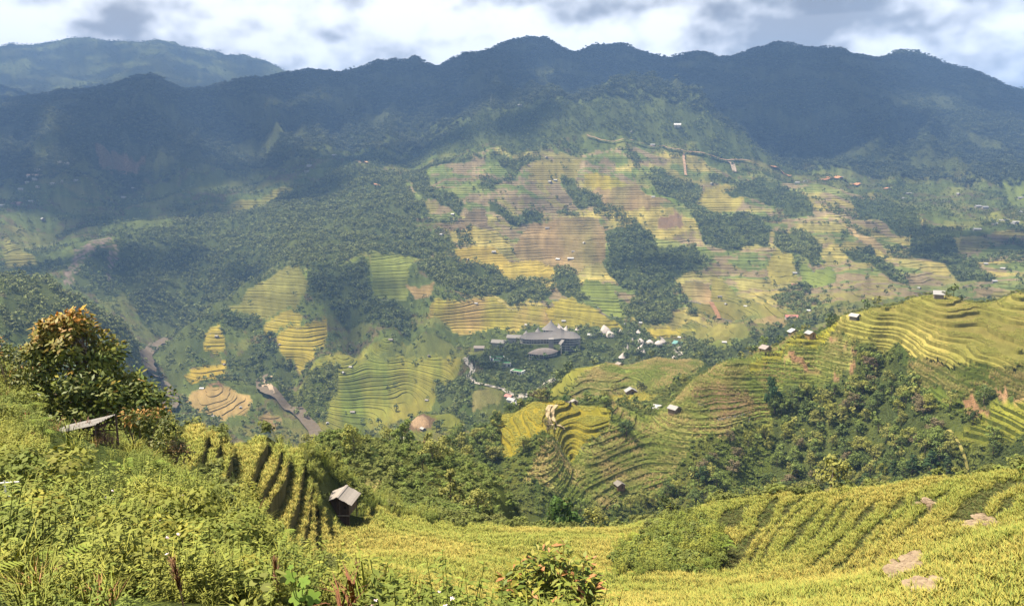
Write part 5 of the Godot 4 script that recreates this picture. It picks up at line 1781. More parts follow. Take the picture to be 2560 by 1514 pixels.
func resort(rng: RandomNumberGenerator) -> void:
	var home := point(49.6, 1091.4, 5.5)
	var roof := Color(.165, .155, .15)
	var pale := Color(.48, .44, .38)
	var glass := Color(.045, .045, .05)
	var o := thing("resort_hall", "large grey curved resort hall with a sweeping tent like roof", "building", home)
	# roof swept along a bent spine: x, z, half depth, ridge, eave
	var spine := [[-43.5, 2, .6, 17.6, 16.2], [-40, 2, 5, 20.5, 16.2], [-34, 2, 9, 23.5, 16.0], [-24, 0, 11, 24.4, 15.6], [-10, -1, 11, 24.2, 15.6], [2, -2, 11, 24.8, 15.8], [9, -3, 11, 26.5, 16.2], [15, -4, 11.5, 30, 16.6], [20, -4, 11.5, 26.2, 16.6], [27, -3, 11.5, 25, 16.4], [33, -3, 10.5, 24.6, 16.2], [38, -3, 8.5, 22, 16.0], [42, -3, 5, 18.6, 15.8], [43.6, -3, .6, 16.4, 15.6]]
	var s := Shape.new()
	var grid := []
	for p in spine:
		var row := []
		for q in 13:
			var f := q / 6.0 - 1.0
			var y := lerpf(p[3], p[4], pow(absf(f), .82))
			row.append(Vector3(p[0], y, p[1] + f * p[2]))
		grid.append(row)
	for k in grid.size() - 1:
		for q in 12:
			s.quad(grid[k][q], grid[k + 1][q], grid[k + 1][q + 1], grid[k][q + 1], roof * (.96 + .05 * sin(k * 1.7 + q)))
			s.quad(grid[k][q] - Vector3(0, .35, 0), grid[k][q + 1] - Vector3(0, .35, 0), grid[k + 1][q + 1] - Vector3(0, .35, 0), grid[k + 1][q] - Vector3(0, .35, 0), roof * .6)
		for q in [0, 12]:
			s.quad(grid[k][q] - Vector3(0, .35, 0), grid[k + 1][q] - Vector3(0, .35, 0), grid[k + 1][q], grid[k][q], roof)
	part(o, "roof", s, plain_paint)
	# storeys: slab edge, dark glazing set back, posts
	for level in 5:
		var y := 12.4 - level * 3.5
		var rim := []
		for side in [1.0, -1.0]:
			for k in spine.size():
				var p: Array = spine[k if side > 0 else spine.size() - 1 - k]
				if level >= 2 and p[0] < 12.0:
					continue
				rim.append(Vector3(p[0] * .985, y, p[1] + side * maxf(p[2] - 1.2, .4)))
		var slab_ := Shape.new()
		band(slab_, rim, .75, 1.0, pale)
		part(o, "balcony", slab_, plain_paint)
		var win := Shape.new()
		band(win, rim, 3.1, .93, glass, .6)
		part(o, "window_band", win, plain_paint)
		var posts := Shape.new()
		for k in rim.size() - 1:
			for t in 3:
				var c: Vector3 = rim[k].lerp(rim[k + 1], t / 3.0)
				var mid := Vector3(c.x, c.y, c.z)
				posts.tube(mid + Vector3(0, .6, 0), mid + Vector3(0, 3.4, 0), .22, .22, 4, pale)
		part(o, "post", posts, plain_paint)
	var t := thing("stone_tower", "grey stone lift tower in front of the resort hall", "tower", home + Vector3(.6, 0, 11.5))
	s = Shape.new()
	s.box(Transform3D(Basis(), Vector3(0, 7.5, 0)), Vector3(6.4, 19, 5), Color(.20, .19, .18))
	part(t, "wall", s, plain_paint)
	s = Shape.new()
	s.box(Transform3D(Basis(), Vector3(0, 17.2, 0)), Vector3(6.8, .4, 5.4), Color(.36, .34, .32))
	part(t, "coping", s, plain_paint)
	t = thing("porch", "slanting gabled porch roof at the middle of the resort hall", "porch", home + Vector3(17.5, 0, 12), .5)
	s = Shape.new()
	slab(s, Vector3(0, 15.5, 0), Vector3(-5.5, -5.5, 0), 7, .3, Vector3(-.7, .7, 0).normalized(), roof * 1.15)
	part(t, "roof_panel", s, plain_paint)
	s = Shape.new()
	slab(s, Vector3(0, 15.5, 0), Vector3(4, -3, 0), 7, .3, Vector3(.6, .8, 0).normalized(), roof)
	part(t, "roof_panel", s, plain_paint)
	for x in [-4.5, 3.0]:
		s = Shape.new()
		s.tube(Vector3(x, -4, 2.5), Vector3(x, 11.5, 2.5), .4, .4, 6, pale)
		part(t, "post", s, plain_paint)
	# oval hall in front
	t = thing("oval_hall", "oval two storey hall with a leaf shaped grey roof", "building", home + Vector3(-11.0, -3.0, 24), .32)
	s = Shape.new()
	grid = []
	var rim := []
	var outline := []
	for k in 17:
		var f := k / 8.0 - 1.0
		var half := 10.2 * (1.0 - pow(absf(f), 2.2)) + .2
		var row := []
		for q in 9:
			var g := q / 4.0 - 1.0
			row.append(Vector3(f * 23, 2.6 + 7.2 * (1.0 - g * g) * (1.0 - f * f) + 1.2 * f * f, g * half))
		grid.append(row)
	for k in 16:
		for q in 8:
			s.quad(grid[k][q], grid[k + 1][q], grid[k + 1][q + 1], grid[k][q + 1], Color(.20, .17, .155) * (.95 + .06 * sin(k * 2.3 + q)))
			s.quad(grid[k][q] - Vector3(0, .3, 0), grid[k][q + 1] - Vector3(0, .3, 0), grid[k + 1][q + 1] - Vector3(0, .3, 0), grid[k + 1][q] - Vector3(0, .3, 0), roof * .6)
	part(t, "roof", s, plain_paint)
	for side in [1.0, -1.0]:
		for k in 17:
			var f: float = (k / 8.0 - 1.0) * side
			rim.append(Vector3(f * 20.5, 0, side * (8.6 * (1.0 - pow(absf(f), 2.2)) + .2)))
	for level in 2:
		var ring := []
		for p in rim:
			ring.append(p - Vector3(0, .7 + 3.2 * level, 0))
		s = Shape.new()
		band(s, ring, .6, 1.0, pale)
		part(t, "balcony", s, plain_paint)
		s = Shape.new()
		band(s, ring, 3.0, .93, glass, .5)
		part(t, "window_band", s, plain_paint)
		s = Shape.new()
		for p in ring:
			s.tube(p - Vector3(0, 2.8, 0), p + Vector3(0, 3.0, 0), .25, .25, 4, Color(.6, .57, .52))
		part(t, "post", s, plain_paint)
	# hall roof behind
	cone_roof("tent_roof", "tall grey tent roof rising behind the resort hall", 50.0, 1150.5, 27, 15, Vector2(1, 0), false, 19, "", roof)
	# turf roofed villas
	for v in [[-19.4, 1071.6, "green roofed white villa, uppermost of the stepped row", 20, .1], [-15.1, 1052.1, "green roofed white villa with a notch, second from the top", 21, .05], [-12.0, 1033.0, "green roofed white villa, third down the stepped row", 22, -.08], [7.7, 990.8, "green roofed white villa on thin columns, lowest of the row", 17, -.5]]:
		villa(v[0], v[1], v[2], v[3], v[4])
	hut("house", "grey roofed pale house left of the resort hall", 4.0, 1167.6, 11, 22, 8, 1.35, roof * 1.2, Color(.5, .47, .42), rng, "house")
	hut("house", "two tiered grey roofed house further left of the resort hall", -16.7, 1151.4, 11, 20, 7.5, 1.3, roof * 1.2, Color(.5, .47, .42), rng, "house")
	hut("house", "low brown roofed house at the left end of the resort", -42.6, 1142.6, 8, 14, 5, 1.5, Color(.27, .22, .2), Color(.45, .4, .35), rng, "house")
	var thatch := Color(.50, .45, .42)
	cone_roof("pavilion", "left one of two pale shell roofs behind the resort hall", 62.0, 1206.3, 14, 11, Vector2(-4, 0), false, 2, "", thatch)
	cone_roof("pavilion", "right one of two pale shell roofs behind the resort hall", 69.4, 1199.3, 15, 10, Vector2(2, 0), false, 1, "", thatch)
	cone_roof("pavilion", "grey cone roof among trees left of the tall tent roof", 33.5, 1196.9, 9, 8, Vector2(1.5, 0), false, 2, "", roof * 1.3)
	cone_roof("pavilion", "small grey pyramid roof above the left end of the hall", 18.8, 1192.5, 10, 6, Vector2(-1, 0), false, 2, "", roof * 1.3)
	cone_roof("pavilion", "tiny white cone between the halls and the gold terraces", 84.0, 1200.0, 7, 6.5, Vector2(0, 0), false, 1, "", thatch * 1.2)
	cone_roof("pavilion", "tall thatched shell roof right of the resort hall, rear part", 120.7, 1159.0, 18, 14, Vector2(-3, 0), true, 2, "", thatch)
	cone_roof("pavilion", "lower thatched shell roof adjoining the tall one", 127.6, 1144.1, 15, 9, Vector2(-4, 0), true, 1, "", thatch)
	cone_roof("pavilion", "first of three little white cones under the gold terraces", 139.4, 1167.2, 9, 6, Vector2(0, 0), false, 2, "", thatch * 1.15)
	cone_roof("pavilion", "second of three little white cones under the gold terraces", 151.8, 1162.7, 8, 5.5, Vector2(0, 0), false, 2, "", thatch * 1.15)
	cone_roof("pavilion", "third of three little white cones under the gold terraces", 162.1, 1167.2, 8, 5.5, Vector2(0, 0), false, 2, "", thatch * 1.15)
	cone_roof("pavilion", "leftmost of three round thatched domes in a row", 165.0, 1102.3, 11.5, 6, Vector2(0, 0), true, 2.5, "", thatch)
	cone_roof("pavilion", "middle one of three round thatched domes in a row", 176.9, 1102.3, 11.5, 6, Vector2(0, 0), true, 2.5, "", thatch)
	cone_roof("pavilion", "rightmost of three round thatched domes in a row", 188.2, 1102.0, 12, 6, Vector2(0, 0), true, 2.5, "", thatch)
	cone_roof("pavilion", "thatched cone with a long bent spire behind the domes", 193.7, 1121.8, 10, 10, Vector2(-7, 0), false, 2, "", thatch)
	cone_roof("pavilion", "slim pointed cone roof left of the thatched domes", 154.7, 1101.4, 6.5, 8, Vector2(1.5, 0), false, 2, "", thatch)
	cone_roof("pavilion", "narrow horn roof below the slim cone", 149.7, 1069.2, 5, 9, Vector2(-2.2, 0), false, 1, "", thatch)
	cone_roof("pavilion", "wide white horn roof in the middle of the pavilions", 164.8, 1056.7, 13, 10, Vector2(5, 0), false, 2, "", thatch * 1.1)
	cone_roof("pavilion", "narrow horn roof at the left of the pavilions", 146.2, 1060.7, 4.5, 7, Vector2(-1, 0), false, 1, "", thatch)
	cone_roof("pavilion", "lowest horn roof with an upturned tip near the yellow spur", 142.2, 1034.5, 10, 9, Vector2(3.5, 0), false, 1.5, "", thatch)
	cone_roof("pavilion", "small horn roof right of the wide white one", 170.0, 1050.4, 4.5, 5, Vector2(.8, 0), false, 1, "", thatch)
	hut("house", "turquoise roofed building among the trees right of the domes", 212.6, 1103.8, 10, 11, 4, .8, Color(.10, .33, .31), Color(.5, .5, .48), rng, "house")
	hut("house", "white building peeping from the trees right of the resort hall", 102.5, 1149.4, 6, 10, 4.5, 1.4, Color(.6, .6, .6), Color(.75, .75, .75), rng, "house")


func band(s: Shape, rim: Array, high: float, shrink: float, col: Color, up := 0.0) -> void:
	# a closed upright strip round the rim, with a lid
	var mid := Vector3()
	for p in rim:
		mid += p / rim.size()
	var pts := []
	for p in rim:
		pts.append(mid + (p - mid) * Vector3(shrink, 1, shrink) + Vector3(0, up, 0))
	for k in pts.size():
		var a: Vector3 = pts[k]
		var b: Vector3 = pts[(k + 1) % pts.size()]
		s.quad(a, a + Vector3(0, high, 0), b + Vector3(0, high, 0), b, col)
		s.flat(mid + Vector3(0, up + high, 0), a + Vector3(0, high, 0), b + Vector3(0, high, 0), col)
		s.flat(mid + Vector3(0, up, 0), b, a, col)


func villa(bearing: float, dist: float, label: String, w: float, turn: float) -> void:
	var o := thing("villa", label, "villa", point(bearing, dist, 1.0), turn)
	var white := Color(.62, .60, .55)
	var d := 9.0
	var s := Shape.new()
	s.box(Transform3D(Basis(), Vector3(0, .5, 0)), Vector3(w - 1, 7, d - 1), white * .85)
	part(o, "wall", s, plain_paint)
	s = Shape.new()
	s.box(Transform3D(Basis(), Vector3(0, 4.3, 0)), Vector3(w, .6, d), white)
	part(o, "roof_slab", s, plain_paint)
	s = Shape.new()
	s.box(Transform3D(Basis(), Vector3(0, 4.75, -.3)), Vector3(w - 2.4, .3, d - 1.6), Color(.045, .17, .05))
	part(o, "turf", s, plain_paint)
	for x in [-w / 2 + .5, w / 2 - .5]:
		s = Shape.new()
		s.box(Transform3D(Basis(), Vector3(x, 3.2, .4)), Vector3(1.0, 4.2, d + 1.6), Color(.75, .73, .68))
		part(o, "side_wall", s, plain_paint)
	for k in 4:
		s = Shape.new()
		s.box(Transform3D(Basis(), Vector3(lerpf(-w / 2 + 2.5, w / 2 - 2.5, k / 3.0), 1.8, d / 2 - .46)), Vector3(2.4, 3.2, .1), Color(.05, .05, .055))
		part(o, "window", s, plain_paint)


# ---------------------------------------------------------------- the foreground

func leaf_mesh(long: float, wide: float, fold: float) -> ArrayMesh:
	var s := Shape.new()
	s.leaf(Vector3.ZERO, Vector3(0, 0, long), Vector3(wide, fold * wide, 0), Vector3(0, 1, 0), Color(.85, .85, .85), Color(1, 1, 1), long * .25)
	return s.mesh(leaf_stuff)


func weed_models() -> void:
	var rng := RandomNumberGenerator.new()
	rng.seed = 23
	var herbs := []
	for k in 3:
		var lobes := []
		for q in 7:
			var a := rng.randf() * TAU
			lobes.append([Vector3(cos(a) * .32, rng.randf_range(.2, .75), sin(a) * .32), Vector3(.26, .22, .26) * rng.randf_range(.7, 1.2)])
		bush_fine.append(crown(rng, lobes, 620, .085, 1.0, Color(1.3, 1.15, 1.0), 1.2).mesh(leaf_stuff))
	for k in 4:
		var s := Shape.new()
		for q in 6:
			var a := rng.randf() * TAU
			var foot := Vector3(cos(a), 0, sin(a)) * rng.randf_range(0, .22)
			var tip := foot + Vector3(cos(a) * rng.randf_range(.05, .3), rng.randf_range(.5, 1.0), sin(a) * rng.randf_range(.05, .3))
			s.tube(foot, tip, .008, .004, 3, Color(.6, .6, .4))
			for l in 26:
				var f := rng.randf_range(.12, 1.0)
				var b := rng.randf() * TAU
				var dir := Vector3(cos(b), rng.randf_range(-.2, .5), sin(b)).normalized()
				var nor := (Vector3.UP + dir * .35 + ball(rng) * .3).normalized()
				var w := rng.randf_range(.7, 1.25) * lerpf(.7, 1.1, f)
				s.leaf(foot.lerp(tip, f), dir * rng.randf_range(.065, .145), dir.cross(Vector3.UP).normalized() * rng.randf_range(.014, .027), nor, Color(.8, .8, .7) * w, Color(1, 1, 1) * w, .03)
		herbs.append(s.mesh(leaf_stuff))
	weed_shapes.herb = herbs
	var grasses := []
	for k in 3:
		var s := Shape.new()
		for q in 26:
			var a := rng.randf() * TAU
			var lean := Vector3(cos(a) * rng.randf_range(.1, .55), rng.randf_range(.45, 1.1), sin(a) * rng.randf_range(.1, .55))
			var w := rng.randf_range(.7, 1.2)
			s.blade(Vector3(cos(a) * .06, 0, sin(a) * .06), lean, .009, (Vector3(lean.x, .8, lean.z)).normalized(), Color(.6, .7, .6) * w, Color(1.1, 1.05, .9) * w, rng.randf_range(.3, .9))
		grasses.append(s.mesh(leaf_stuff))
	weed_shapes.grass = grasses
	var broad := []
	for k in 2:
		var s := Shape.new()
		for q in 22:
			var a := rng.randf() * TAU
			var p := Vector3(cos(a) * rng.randf_range(0, .35), rng.randf_range(.15, .7), sin(a) * rng.randf_range(0, .35))
			var nor := (Vector3(cos(a) * .5, 1, sin(a) * .5) + ball(rng) * .5).normalized()
			var u := nor.cross(Vector3(cos(a), 0, sin(a))).normalized()
			var v := u.cross(nor)
			var r := rng.randf_range(.05, .1)
			var w := rng.randf_range(.7, 1.2)
			for e in 6:
				var t0 := TAU * e / 6
				var t1 := TAU * (e + 1) / 6
				s.tri(p, p + (u * cos(t0) + v * sin(t0)) * r - nor * .02, p + (u * cos(t1) + v * sin(t1)) * r - nor * .02, nor, nor, nor, Color(w, w, w), Color(w, w, w) * .9, Color(w, w, w) * .9)
			s.tube(Vector3.ZERO, p, .006, .004, 3, Color(.6, .6, .4))
		broad.append(s.mesh(leaf_stuff))
	weed_shapes.broad = broad
	var ferns := []
	for k in 2:
		var s := Shape.new()
		for q in 7:
			var a := rng.randf() * TAU
			var out := Vector3(cos(a), 0, sin(a))
			var side := Vector3(-sin(a), 0, cos(a))
			var long := rng.randf_range(.5, .85)
			for l in 15:
				var f := (l + 1) / 15.0
				var p := out * long * f + Vector3(0, long * (1.1 * f - .8 * f * f) + .1, 0)
				var w := .2 * sin(PI * (.12 + .85 * (1.0 - f) * .95 + .02)) + .01
				for g in [-1.0, 1.0]:
					var e: Vector3 = p + side * w * g + out * w * .25 - Vector3(0, .03, 0)
					s.tri(p - out * .016, p + out * .018, e, Vector3.UP, Vector3.UP, Vector3.UP, Color(.8, .85, .7), Color(.9, .95, .8), Color(1, 1, .9))
		ferns.append(s.mesh(leaf_stuff))
	weed_shapes.fern = ferns
	var heads := []
	for k in 2:
		var s := Shape.new()
		for q in 3:
			var foot := ball(rng) * Vector3(.12, 0, .12)
			var tip := foot + Vector3(rng.randf_range(-.1, .1), rng.randf_range(.7, .95), rng.randf_range(-.1, .1))
			s.tube(foot, tip, .005, .003, 3, Color(.25, .3, .1))
			for l in 7:
				var d := ball(rng).normalized()
				s.leaf(tip, d * .028, d.cross(Vector3(.3, .8, .1)).normalized() * .012, Vector3.UP, Color(.75, .55, .68), Color(.85, .7, .8))
		heads.append(s.mesh(leafy(.4)))
	weed_shapes.flower = heads
	var dry := []
	for k in 2:
		var s := Shape.new()
		for q in 26:
			var a := rng.randf() * TAU
			var lean := Vector3(cos(a) * rng.randf_range(.05, .5), rng.randf_range(.3, .9), sin(a) * rng.randf_range(.05, .5))
			s.blade(ball(rng) * Vector3(.15, 0, .15), lean, .012, Vector3(lean.x, .6, lean.z).normalized(), Color(.8, .7, .6), Color(1.2, 1, .9), rng.randf_range(-.2, .8))
		dry.append(s.mesh(leaf_stuff))
	weed_shapes.dry = dry


func foreground() -> void:
	weed_models()
	var rng := RandomNumberGenerator.new()
	rng.seed = 61
	var lists := {"herb": [], "grass": [], "broad": [], "fern": [], "flower": [], "dry": []}
	# walk the near slope in small cells
	var r := 3.0
	while r < 48.0:
		var dr := r * .03
		var a := -.66
		while a < .12:
			var da := .03
			var area := r * da * dr
			var n := field_at(a, r)
			if n < 0 and not (a > .0 and r > 14.0):
				var x := r * sin(a)
				var z := -r * cos(a)
				var mix_ := tint.get_noise_2d(x / 5.0, z / 5.0)
				var mix2 := tint.get_noise_2d(x / 3.0 + 50.0, z / 3.0)
				var want := {"herb": 22.0 * (.7 + mix2), "grass": clampf(8.0 + 16.0 * mix_, 1.5, 16.0), "broad": clampf(1.0 - 12.0 * mix_, .2, 7.0), "fern": clampf(1.0 + 6.0 * mix2, .2, 3.5), "flower": clampf(5.0 * mix2, 0, 1.6) if r < 20.0 else 0.0, "dry": clampf(-5.0 * mix2 - .3, .15, 2.5)}
				for kind in want:
					var w: float = want[kind] * area * clampf(18.0 / r, .5, 1.0)
					var count := int(w) + (1 if rng.randf() < w - floorf(w) else 0)
					for k in count:
						var a1 := a + rng.randf() * da
						var r1 := r + rng.randf() * dr
						var clear := false
						for c in [[-0.4211, .07, 2.9, 6.4], [-0.3088, .075, 2.9, 7.2], [-0.2114, .05, 2.9, 8.5], [-0.2809, .07, 2.9, 7.0], [-0.5115, .045, 15.0, 34.0]]:
							if absf(a1 - c[0]) < c[1] and r1 > c[2] and r1 < c[3]:
								clear = true
						if clear and rng.randf() < .93:
							continue
						lists[kind].append([a1, r1, ground_y(a1, r1), 0, rng.randf(), -1])
			a += da
		r += dr
	for kind in ["herb", "grass", "fern"]:
		for k in {"herb": 2600, "grass": 500, "fern": 260}[kind]:
			var a1 := rng.randf_range(.09, .30)
			var r1 := rng.randf_range(46.0, 104.0)
			var n := field_at(a1, r1)
			if n >= 0 and FIELDS[n][0] == "ns":
				lists[kind].append([a1, r1, ground_y(a1, r1), 1, rng.randf(), n])
	for k in 3200:
		var a1 := rng.randf_range(-.30, -.10)
		var r1 := rng.randf_range(58.0, 104.0)
		if field_at(a1, r1) < 0 and not (absf(a1 - -0.2264) < .024 and r1 < 76.5):
			lists["herb" if k % 4 else "grass"].append([a1, r1, ground_y(a1, r1), 1, rng.randf(), -1])
	var greens := {"herb": [Color(.16, .205, .04), Color(.27, .285, .055)], "grass": [Color(.17, .21, .04), Color(.30, .29, .06)], "broad": [Color(.14, .18, .045), Color(.2, .22, .05)], "fern": [Color(.15, .21, .035), Color(.24, .27, .045)], "flower": [Color(1, 1, 1), Color(1, 1, 1)], "dry": [Color(.2, .1, .06), Color(.3, .2, .1)]}
	var names := {"herb": ["weeds", "tangled leafy green weeds on the left foreground slope"], "grass": ["grass", "long bright grass blades among the foreground weeds"], "broad": ["creeper_leaves", "round leaved creepers among the foreground weeds"], "fern": ["ferns", "green ferns among the foreground weeds"], "flower": ["wildflowers", "tiny pink wildflowers among the foreground weeds"], "dry": ["dry_grass", "reddish dry stalks among the foreground weeds"]}
	for kind in lists:
		print(kind, " ", lists[kind].size())
		scatter(names[kind][0], names[kind][1], weed_shapes[kind], lists[kind], func(t: Array, r2: RandomNumberGenerator) -> Array:
			var x: float = t[1] * sin(t[0])
			var z: float = -t[1] * cos(t[0])
			var s := r2.randf_range(.4, .85) * (.9 if t[1] > 7.0 else .65) * (1.0 + 1.1 * tint.get_noise_2d(x / 3.5 + 9.0, z / 3.5))
			if t[3] == 1:
				s *= 2.0
			var k := clampf(.45 + tint.get_noise_2d(x / 4.0, z / 4.0 + 20.0) * 1.6, 0, 1)
			var c: Color = greens[kind][0].lerp(greens[kind][1], k) * r2.randf_range(.8, 1.2)
			return [Vector3(s, s, s), c, -.04])
	var clumps := []
	for k in 150:
		var a1 := rng.randf_range(-.62, -.16)
		var r1 := 7.0 + 36.0 * pow(rng.randf(), 1.3)
		if field_at(a1, r1) < 0 and not (a1 < -.36 and r1 > 17.0):
			clumps.append([a1, r1, ground_y(a1, r1), 0, 0.0, -1])
	scatter("weed_bushes", "bushy weeds standing out of the foreground slope", bush_fine, clumps, func(t: Array, r2: RandomNumberGenerator) -> Array:
		var s := r2.randf_range(.7, 1.5) * clampf(t[1] / 16.0, .55, 1.2)
		var c := Color(.12, .16, .03).lerp(Color(.26, .26, .045), r2.randf())
		return [Vector3(s, s * .8, s), c, -.1])
	var lump := Shape.new()
	var tops := []
	for k in 26:
		tops.append((Vector3(sin(k * 2.4) * sqrt(k / 26.0), .55 - .5 * k / 26.0, cos(k * 2.4) * sqrt(k / 26.0)) + ball(rng) * .16))
	for k in tops.size() - 3:
		lump.flat(tops[k], tops[k + 2], tops[k + 3], Color(1, 1, 1) * rng.randf_range(.8, 1.1))
		lump.flat(tops[k], tops[k + 1], tops[k + 3], Color(1, 1, 1) * rng.randf_range(.8, 1.1))
	var clods := []
	for k in 22000:
		var a1 := rng.randf_range(.1, .6)
		var r1 := rng.randf_range(24.0, 85.0)
		var n := field_at(a1, r1)
		if n >= 0 and FIELDS[n][0].begins_with("mu"):
			clods.append([a1, r1, ground_y(a1, r1), 0, 0.0, n])
	scatter("soil_clods", "dry cracked clods of pale soil where the near rice has collapsed", [lump.mesh(painted(.95))], clods, func(_t: Array, r2: RandomNumberGenerator) -> Array:
		var s := r2.randf_range(.06, .34)
		return [Vector3(s * 1.3, s * .8, s), Color(.18, .13, .085).lerp(Color(.29, .225, .15), r2.randf()), -.05], "soil")
	big_tree(rng)
	shelter(rng)
	red_leaf_bush(rng)
	single_plants(rng)


func orange_top(p: Vector3) -> Color:
	return Color(1, 1, 1)


func big_tree(rng: RandomNumberGenerator) -> void:
	# the bushy tree left of the terraces, its young leaves orange
	var base := point(-504.3, 35.4)
	var o := thing("tree", "bushy tree with orange young leaves at its top, left foreground", "tree", base)
	var lobes := []
	for q in 78:
		var y := pow(rng.randf(), 1.15)
		var a := rng.randf() * TAU
		var reach := 3.0 * (1.0 - pow(y, 1.3) * .80) * sqrt(rng.randf_range(.2, 1.0))
		lobes.append([Vector3(cos(a) * reach - .75 * y, .5 + y * 4.7, sin(a) * reach * .85), Vector3(.6, .48, .6) * rng.randf_range(.75, 1.2) * (1.1 - .4 * y)])
	var s := Shape.new()
	for l in lobes:
		var tone := rng.randf_range(.7, 1.2)
		for k in 120:
			var d := ball(rng).normalized()
			var deep := rng.randf_range(.75, 1.12) if rng.randf() < .8 else rng.randf_range(.2, .8)
			var p: Vector3 = l[0] + d * l[1] * deep
			var out := (d + Vector3(0, .35, 0)).normalized()
			var nor := (out + ball(rng) * .5 + Vector3(0, .4, 0)).normalized()
			var along := (nor.cross(ball(rng)).normalized() + out * .6).normalized()
			var across := along.cross(nor).normalized()
			var young := clampf((p.y - 3.7) / 1.7, 0, 1) * 1.0 + (.4 if d.y > .6 and rng.randf() < .18 else 0.0)
			young *= 1.0 if d.y > -.2 else .3
			var c := Color(.075, .12, .025).lerp(Color(.20, .21, .03), rng.randf() * .8)
			c = c.lerp(Color(.46, .19, .03) if rng.randf() < .55 else Color(.36, .25, .03), clampf(young * rng.randf_range(.35, 1.15), 0, 1)) * tone
			var z := rng.randf_range(.2, .34)
			s.leaf(p, along * z, across * z * .2, nor, c * .85, c, .03)
	part(o, "crown", s, leaf_gloss())
	var t := Shape.new()
	t.tube(Vector3(0, -.4, 0), Vector3(-.1, 1.8, 0), .16, .11, 8, Color(.12, .09, .07))
	t.tube(Vector3(-.1, 1.8, 0), Vector3(-.7, 4.4, 0), .11, .03, 7, Color(.12, .09, .07))
	for l in lobes:
		t.tube(Vector3(-.1, clampf(l[0].y - .9, .4, 3.8), 0), l[0], .035, .012, 4, Color(.12, .09, .07))
	part(o, "trunk", t, bark_stuff)
	for b in [[-581.9, 37.1, 2.6, 3.2, "leafy shrub with reddish tips at the left edge of the picture"], [-459.5, 30.8, 2.1, 2.3, "dark glossy shrub at the right foot of the orange tipped tree"], [-429.8, 30.8, 1.2, 1.0, "brownish shrub in front of the first rice terrace"], [-556.3, 38.0, 1.9, 2.2, "green shrub between the left edge and the orange tipped tree"]]:
		var sh := thing("shrub", b[4], "shrub", point(b[0], b[1], -.2))
		var q := Shape.new()
		for l in 14:
			var c0 := Vector3(rng.randf_range(-.5, .5) * b[3], rng.randf_range(.15, .85) * b[2], rng.randf_range(-.4, .4) * b[3])
			for k in 90:
				var d := ball(rng).normalized()
				var p := c0 + d * .36 * rng.randf_range(.5, 1.1)
				var nor := (d + Vector3(0, .6, 0) + ball(rng) * .5).normalized()
				var along := (nor.cross(ball(rng)).normalized() + d * .5).normalized()
				var c := Color(.06, .09, .022).lerp(Color(.17, .17, .03), rng.randf())
				if p.y > b[2] * .72 and rng.randf() < .5:
					c = c.lerp(Color(.4, .2, .06), .7)
				if String(b[4]).begins_with("brownish"):
					c = c.lerp(Color(.2, .12, .06), .6)
				q.leaf(p, along * rng.randf_range(.12, .22), along.cross(nor).normalized() * .035, nor, c * .85, c, .02)
		part(sh, "foliage", q, leaf_gloss())
		var st := Shape.new()
		for k in 6:
			st.tube(Vector3(0, -.3, 0), Vector3(rng.randf_range(-.4, .4) * b[3], b[2] * .7, rng.randf_range(-.3, .3) * b[3]), .03, .01, 5, Color(.12, .09, .06))
		part(sh, "stem", st, bark_stuff)


var glossy: StandardMaterial3D


func leaf_gloss() -> StandardMaterial3D:
	if glossy == null:
		glossy = leafy(.45)
		glossy.roughness = .55
		glossy.metallic_specular = .35
	return glossy


func shelter(rng: RandomNumberGenerator) -> void:
	var at := Vector3(29.5 * sin(-0.5131), 29.5 * -0.2764 - 1.12, -29.5 * cos(-0.5131))
	var o := thing("shelter", "low shelter with a tilted sheet metal roof under the orange tipped tree", "shelter", at, -.1)
	for k in 4:
		var s := Shape.new()
		var x0 := -.95
		var steps := 8
		for q in steps:
			var z0 := .75 - k * .3
			var a := q / float(steps)
			var b := (q + 1) / float(steps)
			var wa := .022 * sin(a * TAU * 2.0)
			var wb := .022 * sin(b * TAU * 2.0)
			s.quad(Vector3(x0, .62 + wa, z0 - a * .3), Vector3(x0, .62 + wb, z0 - b * .3), Vector3(.8, 1.05 + wb + rng.randf() * .01, z0 - b * .3), Vector3(.8, 1.05 + wa, z0 - a * .3), Color(.27, .26, .255) * (1.0 if k % 2 else .82))
		part(o, "roof_sheet", s, tin)
	for x in [-.85, .72]:
		for z in [-.6, .6]:
			var s := Shape.new()
			s.tube(Vector3(x, -.8, z), Vector3(x, .85 + x * .22, z), .04, .035, 6, Color(.12, .08, .06))
			part(o, "post", s, wood)
	var b := thing("brush_pile", "heap of dry reddish brown brush under the sheet metal shelter", "brush", at + Vector3(.15, .05, .25))
	var s := Shape.new()
	for q in 620:
		var p := ball(rng) * Vector3(1.0, .75, .55) + Vector3(.0, -.1, 0) + Vector3(0, .25, 0)
		var d := ball(rng) * .45
		s.blade(p, d + Vector3(0, .1, 0), .012, (p + Vector3(0, .4, .3)).normalized(), Color(.10, .055, .045), Color(.20, .11, .085), .4)
	part(b, "twigs", s, leaf_stuff)


